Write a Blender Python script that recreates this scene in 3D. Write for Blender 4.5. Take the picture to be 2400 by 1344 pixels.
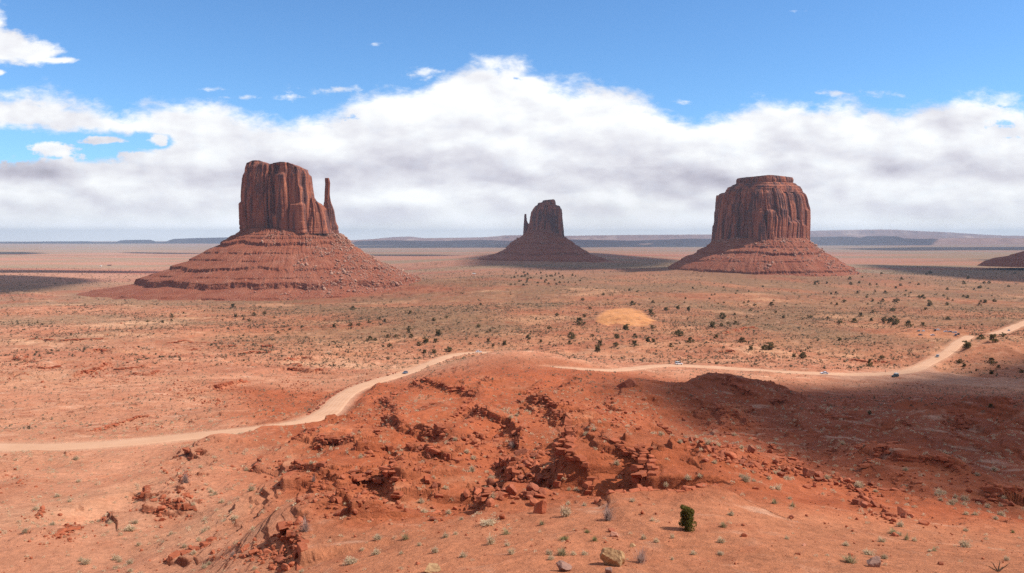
import bpy, bmesh, math, random
import numpy as np
from mathutils import Vector, Matrix

for o in list(bpy.data.objects):
    bpy.data.objects.remove(o)
SC = bpy.context.scene
COL = SC.collection
random.seed(7)
RNG = np.random.default_rng(11)
R_ = math.radians
F32 = np.float32

# ------------------------------------------------------------------ camera
FOC = 1980.0                       # focal length in pixels of the 2400 px wide photograph
CU, CV, HORIZON = 1200.0, 672.0, 556.0
PITCH = math.atan((CV - HORIZON) / FOC)
cam = bpy.data.cameras.new('camera')
cam.sensor_width = 36.0
cam.lens = 36.0 * FOC / 2400.0
cam.clip_start = 0.5
cam.clip_end = 300000.0
camo = bpy.data.objects.new('camera', cam)
COL.objects.link(camo)
camo.location = (0, 0, 0)
camo.rotation_euler = (math.pi / 2 - PITCH, 0, 0)
SC.camera = camo

# ------------------------------------------------------------------ sun, exposure, sky
SUN_AZ, SUN_EL = R_(94), R_(48)
SUN = Vector((math.sin(SUN_AZ) * math.cos(SUN_EL), math.cos(SUN_AZ) * math.cos(SUN_EL), math.sin(SUN_EL)))
SUN_STRENGTH = 5.0
EXPOSURE = 0.2
SKY_STRENGTH = 0.1
sl = bpy.data.lights.new('sun', 'SUN')
sl.energy = SUN_STRENGTH
sl.angle = R_(0.53)
sl.color = (1.0, 0.95, 0.88)
slo = bpy.data.objects.new('sun', sl)
COL.objects.link(slo)
slo.rotation_euler = (-SUN).to_track_quat('-Z', 'Y').to_euler()
slo.location = SUN * 500
SC.view_settings.view_transform = 'Standard'
SC.view_settings.look = 'None'
SC.view_settings.exposure = EXPOSURE
SC.view_settings.gamma = 1.0
SC.render.engine = 'CYCLES'
SC.cycles.max_bounces = 4
SC.cycles.diffuse_bounces = 2
SC.cycles.glossy_bounces = 1
SC.cycles.transmission_bounces = 1
SC.cycles.volume_bounces = 0
SC.cycles.use_denoising = False
SC.cycles.denoiser = 'OPENIMAGEDENOISE'
SC.cycles.denoising_input_passes = 'RGB_ALBEDO_NORMAL'


class NT:
    """small helper that writes shader node graphs"""
    def __init__(self, tree):
        self.t = tree
        tree.nodes.clear()

    def n(self, kind, **kw):
        nd = self.t.nodes.new(kind)
        for k, v in kw.items():
            setattr(nd, k, v)
        return nd

    def put(self, sock, v):
        if isinstance(v, bpy.types.NodeSocket):
            self.t.links.new(v, sock)
        elif v is not None:
            if isinstance(v, (tuple, list)) and sock.type == 'RGBA' and len(v) == 3:
                v = (*v, 1.0)
            sock.default_value = v

    def m(self, op, a, b=None, c=None, clamp=False):
        nd = self.n('ShaderNodeMath', operation=op, use_clamp=clamp)
        self.put(nd.inputs[0], a)
        self.put(nd.inputs[1], b)
        self.put(nd.inputs[2], c)
        return nd.outputs[0]

    def vm(self, op, a, b=None):
        nd = self.n('ShaderNodeVectorMath', operation=op)
        self.put(nd.inputs[0], a)
        self.put(nd.inputs[1], b)
        return nd.outputs[0]

    def xyz(self, x=0.0, y=0.0, z=0.0):
        nd = self.n('ShaderNodeCombineXYZ')
        for i, v in enumerate((x, y, z)):
            self.put(nd.inputs[i], v)
        return nd.outputs[0]

    def sep(self, v):
        nd = self.n('ShaderNodeSeparateXYZ')
        self.put(nd.inputs[0], v)
        return nd.outputs

    def noise(self, vec, scale, detail=4.0, rough=0.5, dist=0.0, dims='3D'):
        nd = self.n('ShaderNodeTexNoise', noise_dimensions=dims)
        self.put(nd.inputs['Vector'], vec)
        nd.inputs['Scale'].default_value = scale
        nd.inputs['Detail'].default_value = detail
        nd.inputs['Roughness'].default_value = rough
        nd.inputs['Distortion'].default_value = dist
        return nd.outputs['Fac']

    def voro(self, vec, scale, feature='F1'):
        nd = self.n('ShaderNodeTexVoronoi', feature=feature)
        self.put(nd.inputs['Vector'], vec)
        nd.inputs['Scale'].default_value = scale
        return nd.outputs['Distance']

    def ss(self, x, a, b, lo=0.0, hi=1.0):
        nd = self.n('ShaderNodeMapRange', interpolation_type='SMOOTHSTEP')
        self.put(nd.inputs[0], x)
        for i, v in ((1, a), (2, b), (3, lo), (4, hi)):
            self.put(nd.inputs[i], v)
        return nd.outputs[0]

    def lin(self, x, a, b, lo=0.0, hi=1.0):
        nd = self.n('ShaderNodeMapRange')
        self.put(nd.inputs[0], x)
        for i, v in ((1, a), (2, b), (3, lo), (4, hi)):
            self.put(nd.inputs[i], v)
        return nd.outputs[0]

    def mix(self, f, a, b, mode='MIX'):
        nd = self.n('ShaderNodeMix', data_type='RGBA', blend_type=mode)
        self.put(nd.inputs['Factor'], f)
        self.put(nd.inputs[6], a)
        self.put(nd.inputs[7], b)
        return nd.outputs[2]

    def curve(self, x, pts):
        nd = self.n('ShaderNodeFloatCurve')
        self.put(nd.inputs['Value'], x)
        c = nd.mapping.curves[0]
        while len(c.points) < len(pts):
            c.points.new(0.5, 0.5)
        for p, (a, b) in zip(c.points, pts):
            p.location = (a, b)
            p.handle_type = 'AUTO'
        nd.mapping.update()
        return nd.outputs[0]


def build_world():
    w = bpy.data.worlds.new('World')
    SC.world = w
    w.use_nodes = True
    g = NT(w.node_tree)
    sky = g.n('ShaderNodeTexSky', sky_type='NISHITA')
    sky.sun_disc = False
    sky.sun_elevation = SUN_EL
    sky.sun_rotation = SUN_AZ
    sky.altitude = 1700
    sky.air_density = 1.0
    sky.dust_density = 0.6
    sky.ozone_density = 2.0
    d = g.n('ShaderNodeTexCoord').outputs['Generated']
    x, y, z = g.sep(d)
    ay = g.m('MAXIMUM', g.m('ABSOLUTE', y), 0.08)
    S = g.m('DIVIDE', x, ay)                  # tangent of the bearing
    T = g.m('DIVIDE', z, ay)                  # tangent of the height above the horizon
    U = lambda u: (u - CU) / FOC
    Vv = lambda v: (HORIZON - v) / FOC
    P = g.xyz(S, T, 0.0)
    P1 = g.vm('MULTIPLY', P, (1.0, 1.9, 1.0))
    big = g.noise(P1, 5.0, 3.0, 0.5)
    puff = g.noise(P1, 12.0, 10.0, 0.60)
    fine = g.noise(P1, 34.0, 8.0, 0.65, 0.3)
    rag2 = g.m('ADD', g.m('MULTIPLY', g.m('SUBTRACT', g.noise(P1, 24.0, 6.0, 0.6), 0.5), 3.4), g.m('MULTIPLY', g.m('SUBTRACT', g.noise(P1, 75.0, 5.0, 0.6), 0.5), 2.2))
    streak = g.noise(g.vm('MULTIPLY', P, (1.0, 3.0, 1.0)), 6.0, 6.0, 0.5)
    puffc = g.m('SUBTRACT', puff, 0.5)
    finec = g.m('SUBTRACT', fine, 0.5)
    bigc = g.m('SUBTRACT', big, 0.5)
    rag = g.m('ADD', g.m('MULTIPLY', puffc, 2.6), g.m('MULTIPLY', finec, 1.2))
    # upper edge of the main bank
    edge = [(-420, 215), (0, 212), (130, 213), (215, 224), (270, 247), (330, 240), (450, 238), (560, 255), (680, 272), (790, 250),
            (830, 222), (900, 214), (960, 214), (1010, 190), (1060, 152), (1130, 140), (1190, 136), (1250, 156),
            (1320, 184), (1400, 194), (1460, 208), (1540, 236), (1630, 266), (1690, 262), (1760, 240), (1900, 236), (2050, 240),
            (2180, 230), (2250, 212), (2310, 208), (2370, 222), (2420, 250), (2800, 230)]
    lo, hi = U(-600), U(3000)
    tt = g.curve(g.lin(S, lo, hi), [((U(u) - lo) / (hi - lo), Vv(v) * 3.0) for u, v in edge])
    tt = g.m('DIVIDE', tt, 3.0)
    dep = g.m('SUBTRACT', tt, T)              # depth below the bank's upper edge

    def blob(u, v, ru, rv):
        a = g.m('DIVIDE', g.m('SUBTRACT', S, U(u)), ru / FOC)
        b = g.m('DIVIDE', g.m('SUBTRACT', T, Vv(v)), rv / FOC)
        return g.m('SUBTRACT', 1.0, g.m('SQRT', g.m('ADD', g.m('MULTIPLY', a, a), g.m('MULTIPLY', b, b))))

    main = g.m('ADD', g.m('DIVIDE', dep, 0.020), g.m('MULTIPLY', rag, 1.3))
    gap = None
    for b in ((20, 345, 210, 58), (200, 346, 210, 46), (340, 335, 90, 26), (-60, 345, 200, 60)):
        bb = blob(*b)
        gap = bb if gap is None else g.m('MAXIMUM', gap, bb)
    gap = g.m('ADD', g.m('MULTIPLY', gap, 1.9), g.m('MULTIPLY', rag2, 0.42))
    isl = None
    for b in ((128, 353, 58, 20), (240, 331, 64, 11), (378, 330, 24, 16), (330, 370, 60, 16), (120, 408, 140, 40)):
        bb = blob(*b)
        isl = bb if isl is None else g.m('MAXIMUM', isl, bb)
    isl = g.m('ADD', g.m('MULTIPLY', isl, 1.6), g.m('MULTIPLY', rag2, 0.9))
    hole = None
    for b in ((2350, 292, 60, 14), (2360, 255, 50, 10), (2340, 325, 40, 8), (820, 280, 30, 14), (1210, 190, 24, 10)):
        bb = blob(*b)
        hole = bb if hole is None else g.m('MAXIMUM', hole, bb)
    hole = g.m('ADD', g.m('SUBTRACT', hole, 0.35), g.m('MULTIPLY', rag2, 1.0))
    a_main = g.ss(main, -0.1, 1.1)
    a_main = g.m('MULTIPLY', a_main, g.lin(fine, 0.2, 0.5, 0.93, 1.0))
    a_main = g.m('MULTIPLY', a_main, g.ss(y, -0.1, 0.15))
    a_main = g.m('MULTIPLY', a_main, g.m('SUBTRACT', 1.0, g.m('MULTIPLY', g.ss(gap, 0.0, 0.7), g.m('SUBTRACT', 1.0, g.ss(isl, -0.1, 0.6)))))
    a_main = g.m('MULTIPLY', a_main, g.m('SUBTRACT', 1.0, g.m('MULTIPLY', g.ss(hole, 0.0, 0.6), 0.8)))
    ul = None
    for b in ((-30, 60, 75, 110), (10, 118, 120, 50), (80, 130, 115, 34), (150, 148, 62, 12), (8, 176, 26, 10), (-120, 90, 150, 110)):
        bb = blob(*b)
        ul = bb if ul is None else g.m('MAXIMUM', ul, bb)
    a_ul = g.ss(g.m('ADD', g.m('MULTIPLY', ul, 1.6), g.m('MULTIPLY', rag2, 0.5)), 0.05, 0.8)
    wi = None
    for b in ((770, 217, 100, 15), (500, 214, 34, 8), (565, 234, 60, 8), (700, 232, 60, 8), (990, 175, 60, 18), (1000, 196, 60, 26), (2050, 226, 90, 14), (1950, 224, 60, 10),
              (880, 110, 30, 6), (1850, 36, 30, 5), (1590, 245, 40, 12)):
        bb = blob(*b)
        wi = bb if wi is None else g.m('MAXIMUM', wi, bb)
    a_wi = g.m('MULTIPLY', g.ss(g.m('ADD', wi, g.m('MULTIPLY', rag2, 1.1)), 0.25, 1.5), 0.75)
    # elsewhere in the sky: scattered fair-weather cloud
    far_az = g.ss(g.m('ABSOLUTE', S), 0.75, 1.2)
    far_up = g.ss(T, 0.40, 0.7)
    other = g.m('MULTIPLY', g.ss(g.noise(d, 3.0, 7.0, 0.6, 0.4), 0.40, 0.52), g.m('MAXIMUM', far_up, g.m('MULTIPLY', far_az, g.ss(T, 0.1, 0.3))))
    alpha = g.m('MAXIMUM', g.m('MAXIMUM', a_main, a_ul), g.m('MAXIMUM', a_wi, other))
    alpha = g.m('MINIMUM', alpha, g.ss(T, -0.02, -0.01))
    # light and shade of the bank: bright tops, a long grey base above a pale strip of distant rain
    wob = g.m('ADD', g.m('MULTIPLY', g.m('SUBTRACT', streak, 0.5), 0.060), g.m('MULTIPLY', bigc, 0.05))
    wob = g.m('ADD', wob, g.m('MULTIPLY', puffc, 0.030))
    Tw = g.m('ADD', T, wob)
    bend = g.curve(g.lin(S, U(0), U(2400)), [(0.0, 0.55), (0.2, 0.5), (0.33, 0.50), (0.45, 0.45), (0.55, 0.38), (0.68, 0.28), (0.76, 0.40), (0.9, 0.55), (1.0, 0.55)])
    Tw = g.m('SUBTRACT', Tw, g.m('MULTIPLY', g.m('SUBTRACT', bend, 0.5), 0.06))
    base = g.curve(g.lin(Tw, Vv(570), Vv(130)),
                   [(0.0, 0.90), (0.06, 0.86), (0.12, 0.83), (0.20, 0.82), (0.28, 0.84), (0.315, 0.73), (0.37, 0.66), (0.45, 0.75), (0.55, 0.83), (0.66, 0.90), (0.8, 0.92), (1.0, 0.93)])
    wgt = g.curve(g.lin(S, U(0), U(2400)), [(0.0, 0.35), (0.2, 0.5), (0.33, 0.85), (0.45, 0.95), (0.72, 0.95), (0.8, 0.45), (0.9, 0.25), (1.0, 0.3)])
    flat = g.curve(g.lin(Tw, Vv(570), Vv(130)), [(0.0, 0.90), (0.06, 0.86), (0.12, 0.82), (0.25, 0.80), (0.4, 0.79), (0.7, 0.88), (1.0, 0.93)])
    base = g.m('ADD', g.m('MULTIPLY', base, wgt), g.m('MULTIPLY', flat, g.m('SUBTRACT', 1.0, wgt)))
    sh = g.m('ADD', g.m('MULTIPLY', puffc, 0.16), g.m('MULTIPLY', g.m('SUBTRACT', streak, 0.5), 0.26))
    P2 = g.vm('ADD', P1, (0.010, 0.024, 0.0))
    lowp = g.noise(P1, 9.0, 4.0, 0.5)
    emb = g.m('SUBTRACT', lowp, g.noise(P2, 9.0, 4.0, 0.5))
    sh = g.m('ADD', sh, g.m('MULTIPLY', emb, 0.95))
    sh = g.m('MULTIPLY', sh, g.ss(T, 0.0, 0.06, 0.35, 1.0))
    lum = g.m('ADD', g.m('ADD', base, sh), g.ss(T, 0.035, 0.0, 0.0, 0.26))
    for (u, v, ru, rv, k) in ((120, 402, 150, 40, 0.22), (60, 100, 90, 50, 0.10), (900, 512, 160, 52, 0.20), (780, 520, 90, 60, 0.10), (2180, 500, 160, 60, 0.06), (960, 465, 160, 26, -0.16), (640, 395, 260, 34, 0.10)):
        bb = g.m('MAXIMUM', g.m('ADD', blob(u, v, ru, rv), g.m('MULTIPLY', puffc, 0.7)), 0.0)
        lum = g.m('SUBTRACT', lum, g.m('MULTIPLY', bb, k))
    up_ = g.m('MAXIMUM', g.ss(T, 0.36, 0.6), g.ss(y, 0.1, -0.1))
    lum = g.m('ADD', g.m('MULTIPLY', lum, g.m('SUBTRACT', 1.0, up_)), g.m('MULTIPLY', g.lin(puff, 0.3, 0.7, 0.42, 0.60), up_))
    lum = g.m('MINIMUM', g.m('MAXIMUM', lum, 0.22), g.ss(T, 0.05, 0.0, 0.97, 1.5))
    ccol = g.mix(g.lin(lum, 0.5, 0.88), (0.96, 0.93, 1.07), (0.985, 1.0, 1.02))
    ccol = g.mix(1.0, ccol, g.vm('MULTIPLY', (1, 1, 1), g.xyz(lum, lum, lum)), 'MULTIPLY')
    k = 1.0 / SKY_STRENGTH
    ccol = g.vm('MULTIPLY', ccol, (k, k, k))
    skyc = g.vm('MULTIPLY', sky.outputs[0], (0.80, 1.20, 1.52))
    dim = g.lin(g.m('MAXIMUM', g.ss(T, 0.36, 0.7), g.ss(y, 0.1, -0.1)), 0.0, 1.0, 1.0, 0.62)
    skyc = g.vm('MULTIPLY', skyc, g.xyz(dim, dim, dim))
    colr = g.mix(alpha, skyc, ccol)
    bg = g.n('ShaderNodeBackground')
    g.put(bg.inputs[0], colr)
    bg.inputs[1].default_value = SKY_STRENGTH
    out = g.n('ShaderNodeOutputWorld')
    g.t.links.new(bg.outputs[0], out.inputs[0])
    w.cycles.sampling_method = 'MANUAL'
    w.cycles.sample_map_resolution = 512


build_world()

# ------------------------------------------------------------------ numeric helpers
def _hash(ix, iy, seed):
    h = (ix.astype(np.uint32) * np.uint32(374761393) + iy.astype(np.uint32) * np.uint32(668265263) + np.uint32((seed * 974634777 + 12345) & 0xffffffff))
    h = (h ^ (h >> np.uint32(13))) * np.uint32(1274126177)
    h = h ^ (h >> np.uint32(16))
    h = h * np.uint32(2246822519)
    return h ^ (h >> np.uint32(15))


def pnoise(x, y, seed=0):
    """gradient noise, about -0.7 .. 0.7"""
    x = np.asarray(x, np.float64); y = np.asarray(y, np.float64)
    x0 = np.floor(x); y0 = np.floor(y)
    fx = (x - x0).astype(F32); fy = (y - y0).astype(F32)
    ix = x0.astype(np.int64); iy = y0.astype(np.int64)
    ux = fx * fx * fx * (fx * (fx * 6 - 15) + 10)
    uy = fy * fy * fy * (fy * (fy * 6 - 15) + 10)

    def gr(a, b, dx, dy):
        ang = _hash(a, b, seed).astype(F32) * F32(2 * math.pi / 4294967296.0)
        return np.cos(ang) * dx + np.sin(ang) * dy
    n00 = gr(ix, iy, fx, fy); n10 = gr(ix + 1, iy, fx - 1, fy)
    n01 = gr(ix, iy + 1, fx, fy - 1); n11 = gr(ix + 1, iy + 1, fx - 1, fy - 1)
    a = n00 + ux * (n10 - n00); b = n01 + ux * (n11 - n01)
    return a + uy * (b - a)


def fbm(x, y, scale, octv=4, seed=0, gain=0.5, ridged=False):
    out = np.zeros(np.broadcast(x, y).shape, F32)
    amp, tot, s = 1.0, 0.0, 1.0 / scale
    for k in range(octv):
        n = pnoise(x * s + 17.3 * k, y * s - 9.1 * k, seed + 31 * k)
        if ridged:
            n = 1.0 - 2.6 * np.abs(n)
        out += (amp * n).astype(F32)
        tot += amp
        amp *= gain
        s *= 2.03
    return out / tot


def sstep(a, b, x):
    t = np.clip((x - a) / (b - a), 0, 1)
    return t * t * (3 - 2 * t)


def pchip(xk, yk, x):
    xk = np.asarray(xk, float); yk = np.asarray(yk, float)
    h = np.diff(xk); d = np.diff(yk) / h
    m = np.zeros_like(yk)
    m[0], m[-1] = d[0], d[-1]
    for i in range(1, len(xk) - 1):
        if d[i - 1] * d[i] > 0:
            w1 = 2 * h[i] + h[i - 1]; w2 = h[i] + 2 * h[i - 1]
            m[i] = (w1 + w2) / (w1 / d[i - 1] + w2 / d[i])
    i = np.clip(np.searchsorted(xk, x) - 1, 0, len(h) - 1)
    t = np.clip((x - xk[i]) / h[i], 0, 1)
    return ((1 + 2 * t) * (1 - t) ** 2 * yk[i] + t * (1 - t) ** 2 * h[i] * m[i]
            + t * t * (3 - 2 * t) * yk[i + 1] + t * t * (t - 1) * h[i] * m[i + 1])


SP, CP = math.sin(PITCH), math.cos(PITCH)


def ray(u, v):
    """bearing tangent and height tangent of the sight line through a photo pixel"""
    x = (u - CU) / FOC; yy = (CV - v) / FOC
    dy = CP + SP * yy
    return x / dy, (CP * yy - SP) / dy


def px_at0(u, Y):
    return (u - CU) / FOC * Y


def u_of(t):
    return CU + FOC * t


def grid_mesh(name, V, F, smooth=True):
    V = np.ascontiguousarray(V, F32); F = np.ascontiguousarray(F, np.int32)
    me = bpy.data.meshes.new(name)
    me.vertices.add(len(V)); me.vertices.foreach_set('co', V.ravel())
    k = F.shape[1]
    me.loops.add(F.size); me.loops.foreach_set('vertex_index', F.ravel())
    me.polygons.add(len(F))
    me.polygons.foreach_set('loop_start', np.arange(0, F.size, k, dtype=np.int32))
    me.polygons.foreach_set('loop_total', np.full(len(F), k, np.int32))
    me.polygons.foreach_set('use_smooth', np.full(len(F), smooth, bool))
    me.update()
    me.validate()
    return me


def lattice_faces(n, m, wrap=False):
    """quads of an n x m vertex grid (index i*m + j)"""
    i = np.arange(n - 1)[:, None]; j = np.arange(m if wrap else m - 1)[None, :]
    j2 = (j + 1) % m
    a = i * m + j; b = i * m + j2; c = (i + 1) * m + j2; d = (i + 1) * m + j
    return np.stack([a, b, c, d], -1).reshape(-1, 4)


def link(name, me, mat=None, parent=None, loc=None):
    o = bpy.data.objects.new(name, me)
    COL.objects.link(o)
    if mat is not None:
        me.materials.append(mat)
    if parent is not None:
        o.parent = parent
    if loc is not None:
        o.location = loc
    return o


def tag(o, label=None, cat=None, group=None, kind=None):
    for k, v in (('label', label), ('category', cat), ('group', group), ('kind', kind)):
        if v:
            o[k] = v
    return o


def thing(name, label, cat, loc=(0, 0, 0), rz=0.0, group=None):
    o = bpy.data.objects.new(name, None)
    COL.objects.link(o)
    o.empty_display_size = 0.3
    o.location = loc
    o.rotation_euler = (0, 0, rz)
    return tag(o, label, cat, group)


# ------------------------------------------------------------------ materials
def new_mat(name):
    m = bpy.data.materials.new(name)
    m.use_nodes = True
    g = NT(m.node_tree)
    b = g.n('ShaderNodeBsdfPrincipled')
    o = g.n('ShaderNodeOutputMaterial')
    g.t.links.new(b.outputs[0], o.inputs[0])
    b.inputs['Specular IOR Level'].default_value = 0.12
    b.inputs['Roughness'].default_value = 0.95
    return m, g, b


def bump(g, b, h, strength, dist):
    nd = g.n('ShaderNodeBump')
    g.put(nd.inputs['Height'], h)
    nd.inputs['Strength'].default_value = strength
    nd.inputs['Distance'].default_value = dist
    g.t.links.new(nd.outputs[0], b.inputs['Normal'])


def flat_mat(name, col, rough=0.5, spec=0.4, metal=0.0, vary=0.06, scale=9.0):
    m, g, b = new_mat(name)
    pos = g.n('ShaderNodeNewGeometry').outputs['Position']
    n = g.noise(pos, scale, 3.0)
    g.put(b.inputs['Base Color'], g.mix(1.0, col, g.mix(n, (1 - vary,) * 3, (1 + vary,) * 3), 'MULTIPLY'))
    b.inputs['Roughness'].default_value = rough
    b.inputs['Specular IOR Level'].default_value = spec
    b.inputs['Metallic'].default_value = metal
    return m


def ground_material():
    m, g, b = new_mat('desert_ground')
    pos = g.n('ShaderNodeNewGeometry').outputs['Position']
    at_ = g.n('ShaderNodeAttribute', attribute_name='soil')
    ro = g.n('ShaderNodeAttribute', attribute_name='rocky').outputs['Fac']
    col = at_.outputs['Color']
    n1 = g.noise(pos, 0.055, 7.0, 0.6)
    n2 = g.noise(pos, 0.9, 8.0, 0.65)
    n3 = g.noise(pos, 7.0, 5.0, 0.6)
    val = g.m('ADD', g.lin(n1, 0.3, 0.7, -0.16, 0.16), g.lin(n2, 0.3, 0.7, -0.20, 0.20))
    val = g.m('ADD', val, g.lin(n3, 0.3, 0.7, -0.12, 0.12))
    f = g.m('ADD', 1.0, val)
    col = g.mix(1.0, col, g.xyz(f, f, f), 'MULTIPLY')
    # pale crust and pebbles
    n4 = g.noise(g.vm('MULTIPLY', pos, (1.0, 0.6, 2.0)), 0.22, 9.0, 0.68, 0.4)
    col = g.mix(g.m('MULTIPLY', g.ss(n4, 0.56, 0.74), 0.42), col, (0.56, 0.30, 0.19))
    n5 = g.noise(pos, 0.12, 6.0, 0.6)
    col = g.mix(g.m('MULTIPLY', g.ss(n5, 0.52, 0.72), 0.40), col, g.mix(1.0, col, (0.72, 0.52, 0.44), 'MULTIPLY'))
    vd = g.voro(pos, 2.6)
    col = g.mix(g.m('MULTIPLY', g.m('MULTIPLY', g.ss(vd, 0.24, 0.12), g.ss(n2, 0.48, 0.62)), 0.55), col, (0.42, 0.24, 0.17))
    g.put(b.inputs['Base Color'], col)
    h = g.m('ADD', g.m('MULTIPLY', n2, 1.0), g.m('MULTIPLY', n3, 0.22))
    h = g.m('ADD', h, g.m('MULTIPLY', g.m('MULTIPLY', g.noise(g.vm('MULTIPLY', pos, (1.0, 1.0, 3.0)), 0.35, 9.0, 0.7), ro), 2.2))
    bump(g, b, h, 0.9, 0.5)
    return m


def road_material():
    m, g, b = new_mat('graded_dirt_road')
    pos = g.n('ShaderNodeNewGeometry').outputs['Position']
    ac = g.n('ShaderNodeAttribute', attribute_name='across').outputs['Fac']
    n1 = g.noise(pos, 0.08, 6.0, 0.6)
    n2 = g.noise(pos, 1.4, 6.0, 0.6)
    col = g.mix(g.lin(n1, 0.3, 0.7), (0.48, 0.262, 0.155), (0.57, 0.335, 0.210))
    tr = g.m('ABSOLUTE', g.m('SINE', g.m('MULTIPLY', ac, 9.4)))
    col = g.mix(g.m('MULTIPLY', g.ss(tr, 0.5, 1.0), 0.30), col, (0.64, 0.42, 0.29))
    col = g.mix(g.lin(n2, 0.3, 0.8, 0.0, 0.25), col, (0.46, 0.25, 0.15))
    g.put(b.inputs['Base Color'], col)
    bump(g, b, n2, 0.4, 0.08)
    return m


def butte_material(name, talus):
    m, g, b = new_mat(name)
    pos = g.n('ShaderNodeNewGeometry').outputs['Position']
    x, y, z = g.sep(pos)
    warp = g.m('MULTIPLY', g.noise(pos, 0.02, 4.0), 14.0)
    zz = g.m('ADD', z, warp)
    band = g.noise(g.xyz(0.0, 0.0, zz), 0.16, 6.0, 0.7)
    n1 = g.noise(pos, 0.045, 6.0, 0.6)
    n2 = g.noise(pos, 0.35, 7.0, 0.65)
    if talus:
        col = g.mix(g.lin(band, 0.3, 0.7), (0.20, 0.058, 0.032), (0.31, 0.098, 0.054))
        col = g.mix(g.m('MULTIPLY', g.ss(n1, 0.42, 0.62), 0.6), col, (0.32, 0.120, 0.070))
        col = g.mix(g.m('MULTIPLY', g.ss(n2, 0.52, 0.70), 0.7), col, (0.20, 0.062, 0.036))
        vd = g.voro(pos, 0.42)
        msk = g.ss(g.noise(pos, 0.03, 5.0, 0.6), 0.47, 0.60)
        col = g.mix(g.m('MULTIPLY', g.m('MULTIPLY', g.ss(vd, 0.34, 0.20), msk), 0.75), col, (0.50, 0.31, 0.225))
        h = g.m('ADD', g.m('MULTIPLY', n2, 1.6), g.m('MULTIPLY', g.m('SUBTRACT', 1.0, vd), 0.8))
        bump(g, b, h, 0.9, 1.6)
    else:
        st = g.noise(g.vm('MULTIPLY', pos, (1.0, 1.0, 0.09)), 0.16, 7.0, 0.62, 0.3)
        st2 = g.noise(g.vm('MULTIPLY', pos, (1.0, 1.0, 0.16)), 0.05, 5.0, 0.6)
        col = g.mix(g.lin(st, 0.3, 0.7), (0.19, 0.060, 0.037), (0.38, 0.132, 0.076))
        col = g.mix(g.m('MULTIPLY', g.ss(st2, 0.46, 0.56), 0.85), col, (0.095, 0.047, 0.045))
        col = g.mix(g.m('MULTIPLY', g.ss(g.m('ADD', g.m('MULTIPLY', st, 0.6), g.m('MULTIPLY', n2, 0.4)), 0.53, 0.60), 0.65), col, (0.46, 0.185, 0.10))
        col = g.mix(g.m('MULTIPLY', g.ss(band, 0.60, 0.72), 0.4), col, (0.16, 0.058, 0.042))
        col = g.mix(1.0, col, g.mix(n2, (0.8,) * 3, (1.2,) * 3), 'MULTIPLY')
        st3 = g.noise(g.vm('MULTIPLY', pos, (1.0, 1.0, 0.14)), 0.5, 6.0, 0.6)
        h = g.m('ADD', g.m('MULTIPLY', st3, 1.0), g.m('MULTIPLY', n2, 0.7))
        bump(g, b, h, 0.7, 1.2)
    g.put(b.inputs['Base Color'], col)
    return m


def rock_material(name, c1, c2, spot=(0.45, 0.27, 0.19), sc=1.6):
    m, g, b = new_mat(name)
    tc = g.n('ShaderNodeNewGeometry').outputs['Position']
    rnd = g.n('ShaderNodeObjectInfo').outputs['Random']
    n1 = g.noise(tc, sc, 7.0, 0.62)
    n2 = g.noise(tc, sc * 6, 5.0, 0.6)
    big = g.noise(tc, 0.35, 2.0)
    col = g.mix(g.lin(n1, 0.3, 0.7), c1, c2)
    col = g.mix(g.m('MULTIPLY', g.ss(n2, 0.55, 0.7), 0.4), col, spot)
    f = g.m('ADD', g.lin(rnd, 0, 1, 0.82, 1.12), g.lin(big, 0.3, 0.7, -0.12, 0.12))
    col = g.mix(1.0, col, g.xyz(f, f, f), 'MULTIPLY')
    g.put(b.inputs['Base Color'], col)
    bump(g, b, g.m('ADD', n1, g.m('MULTIPLY', n2, 0.3)), 0.7, 0.12)
    return m


def plant_material(name, c1, c2, c3, sc=0.7, trans=0.15):
    m, g, b = new_mat(name)
    pos = g.n('ShaderNodeNewGeometry').outputs['Position']
    rnd = g.n('ShaderNodeObjectInfo').outputs['Random']
    n1 = g.noise(pos, sc, 3.0)
    n2 = g.noise(pos, sc * 14, 3.0)
    col = g.mix(g.lin(n1, 0.35, 0.65), c1, c2)
    col = g.mix(g.ss(n2, 0.45, 0.7), col, c3)
    f = g.lin(rnd, 0, 1, 0.85, 1.15)
    col = g.mix(1.0, col, g.xyz(f, f, f), 'MULTIPLY')
    g.put(b.inputs['Base Color'], col)
    b.inputs['Roughness'].default_value = 0.8
    tr = g.n('ShaderNodeBsdfTranslucent')
    g.put(tr.inputs['Color'], col)
    mx = g.n('ShaderNodeMixShader')
    mx.inputs[0].default_value = 0.45
    g.t.links.new(b.outputs[0], mx.inputs[1]); g.t.links.new(tr.outputs[0], mx.inputs[2])
    out = [n for n in m.node_tree.nodes if n.type == 'OUTPUT_MATERIAL'][0]
    g.t.links.new(mx.outputs[0], out.inputs[0])
    return m


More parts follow.
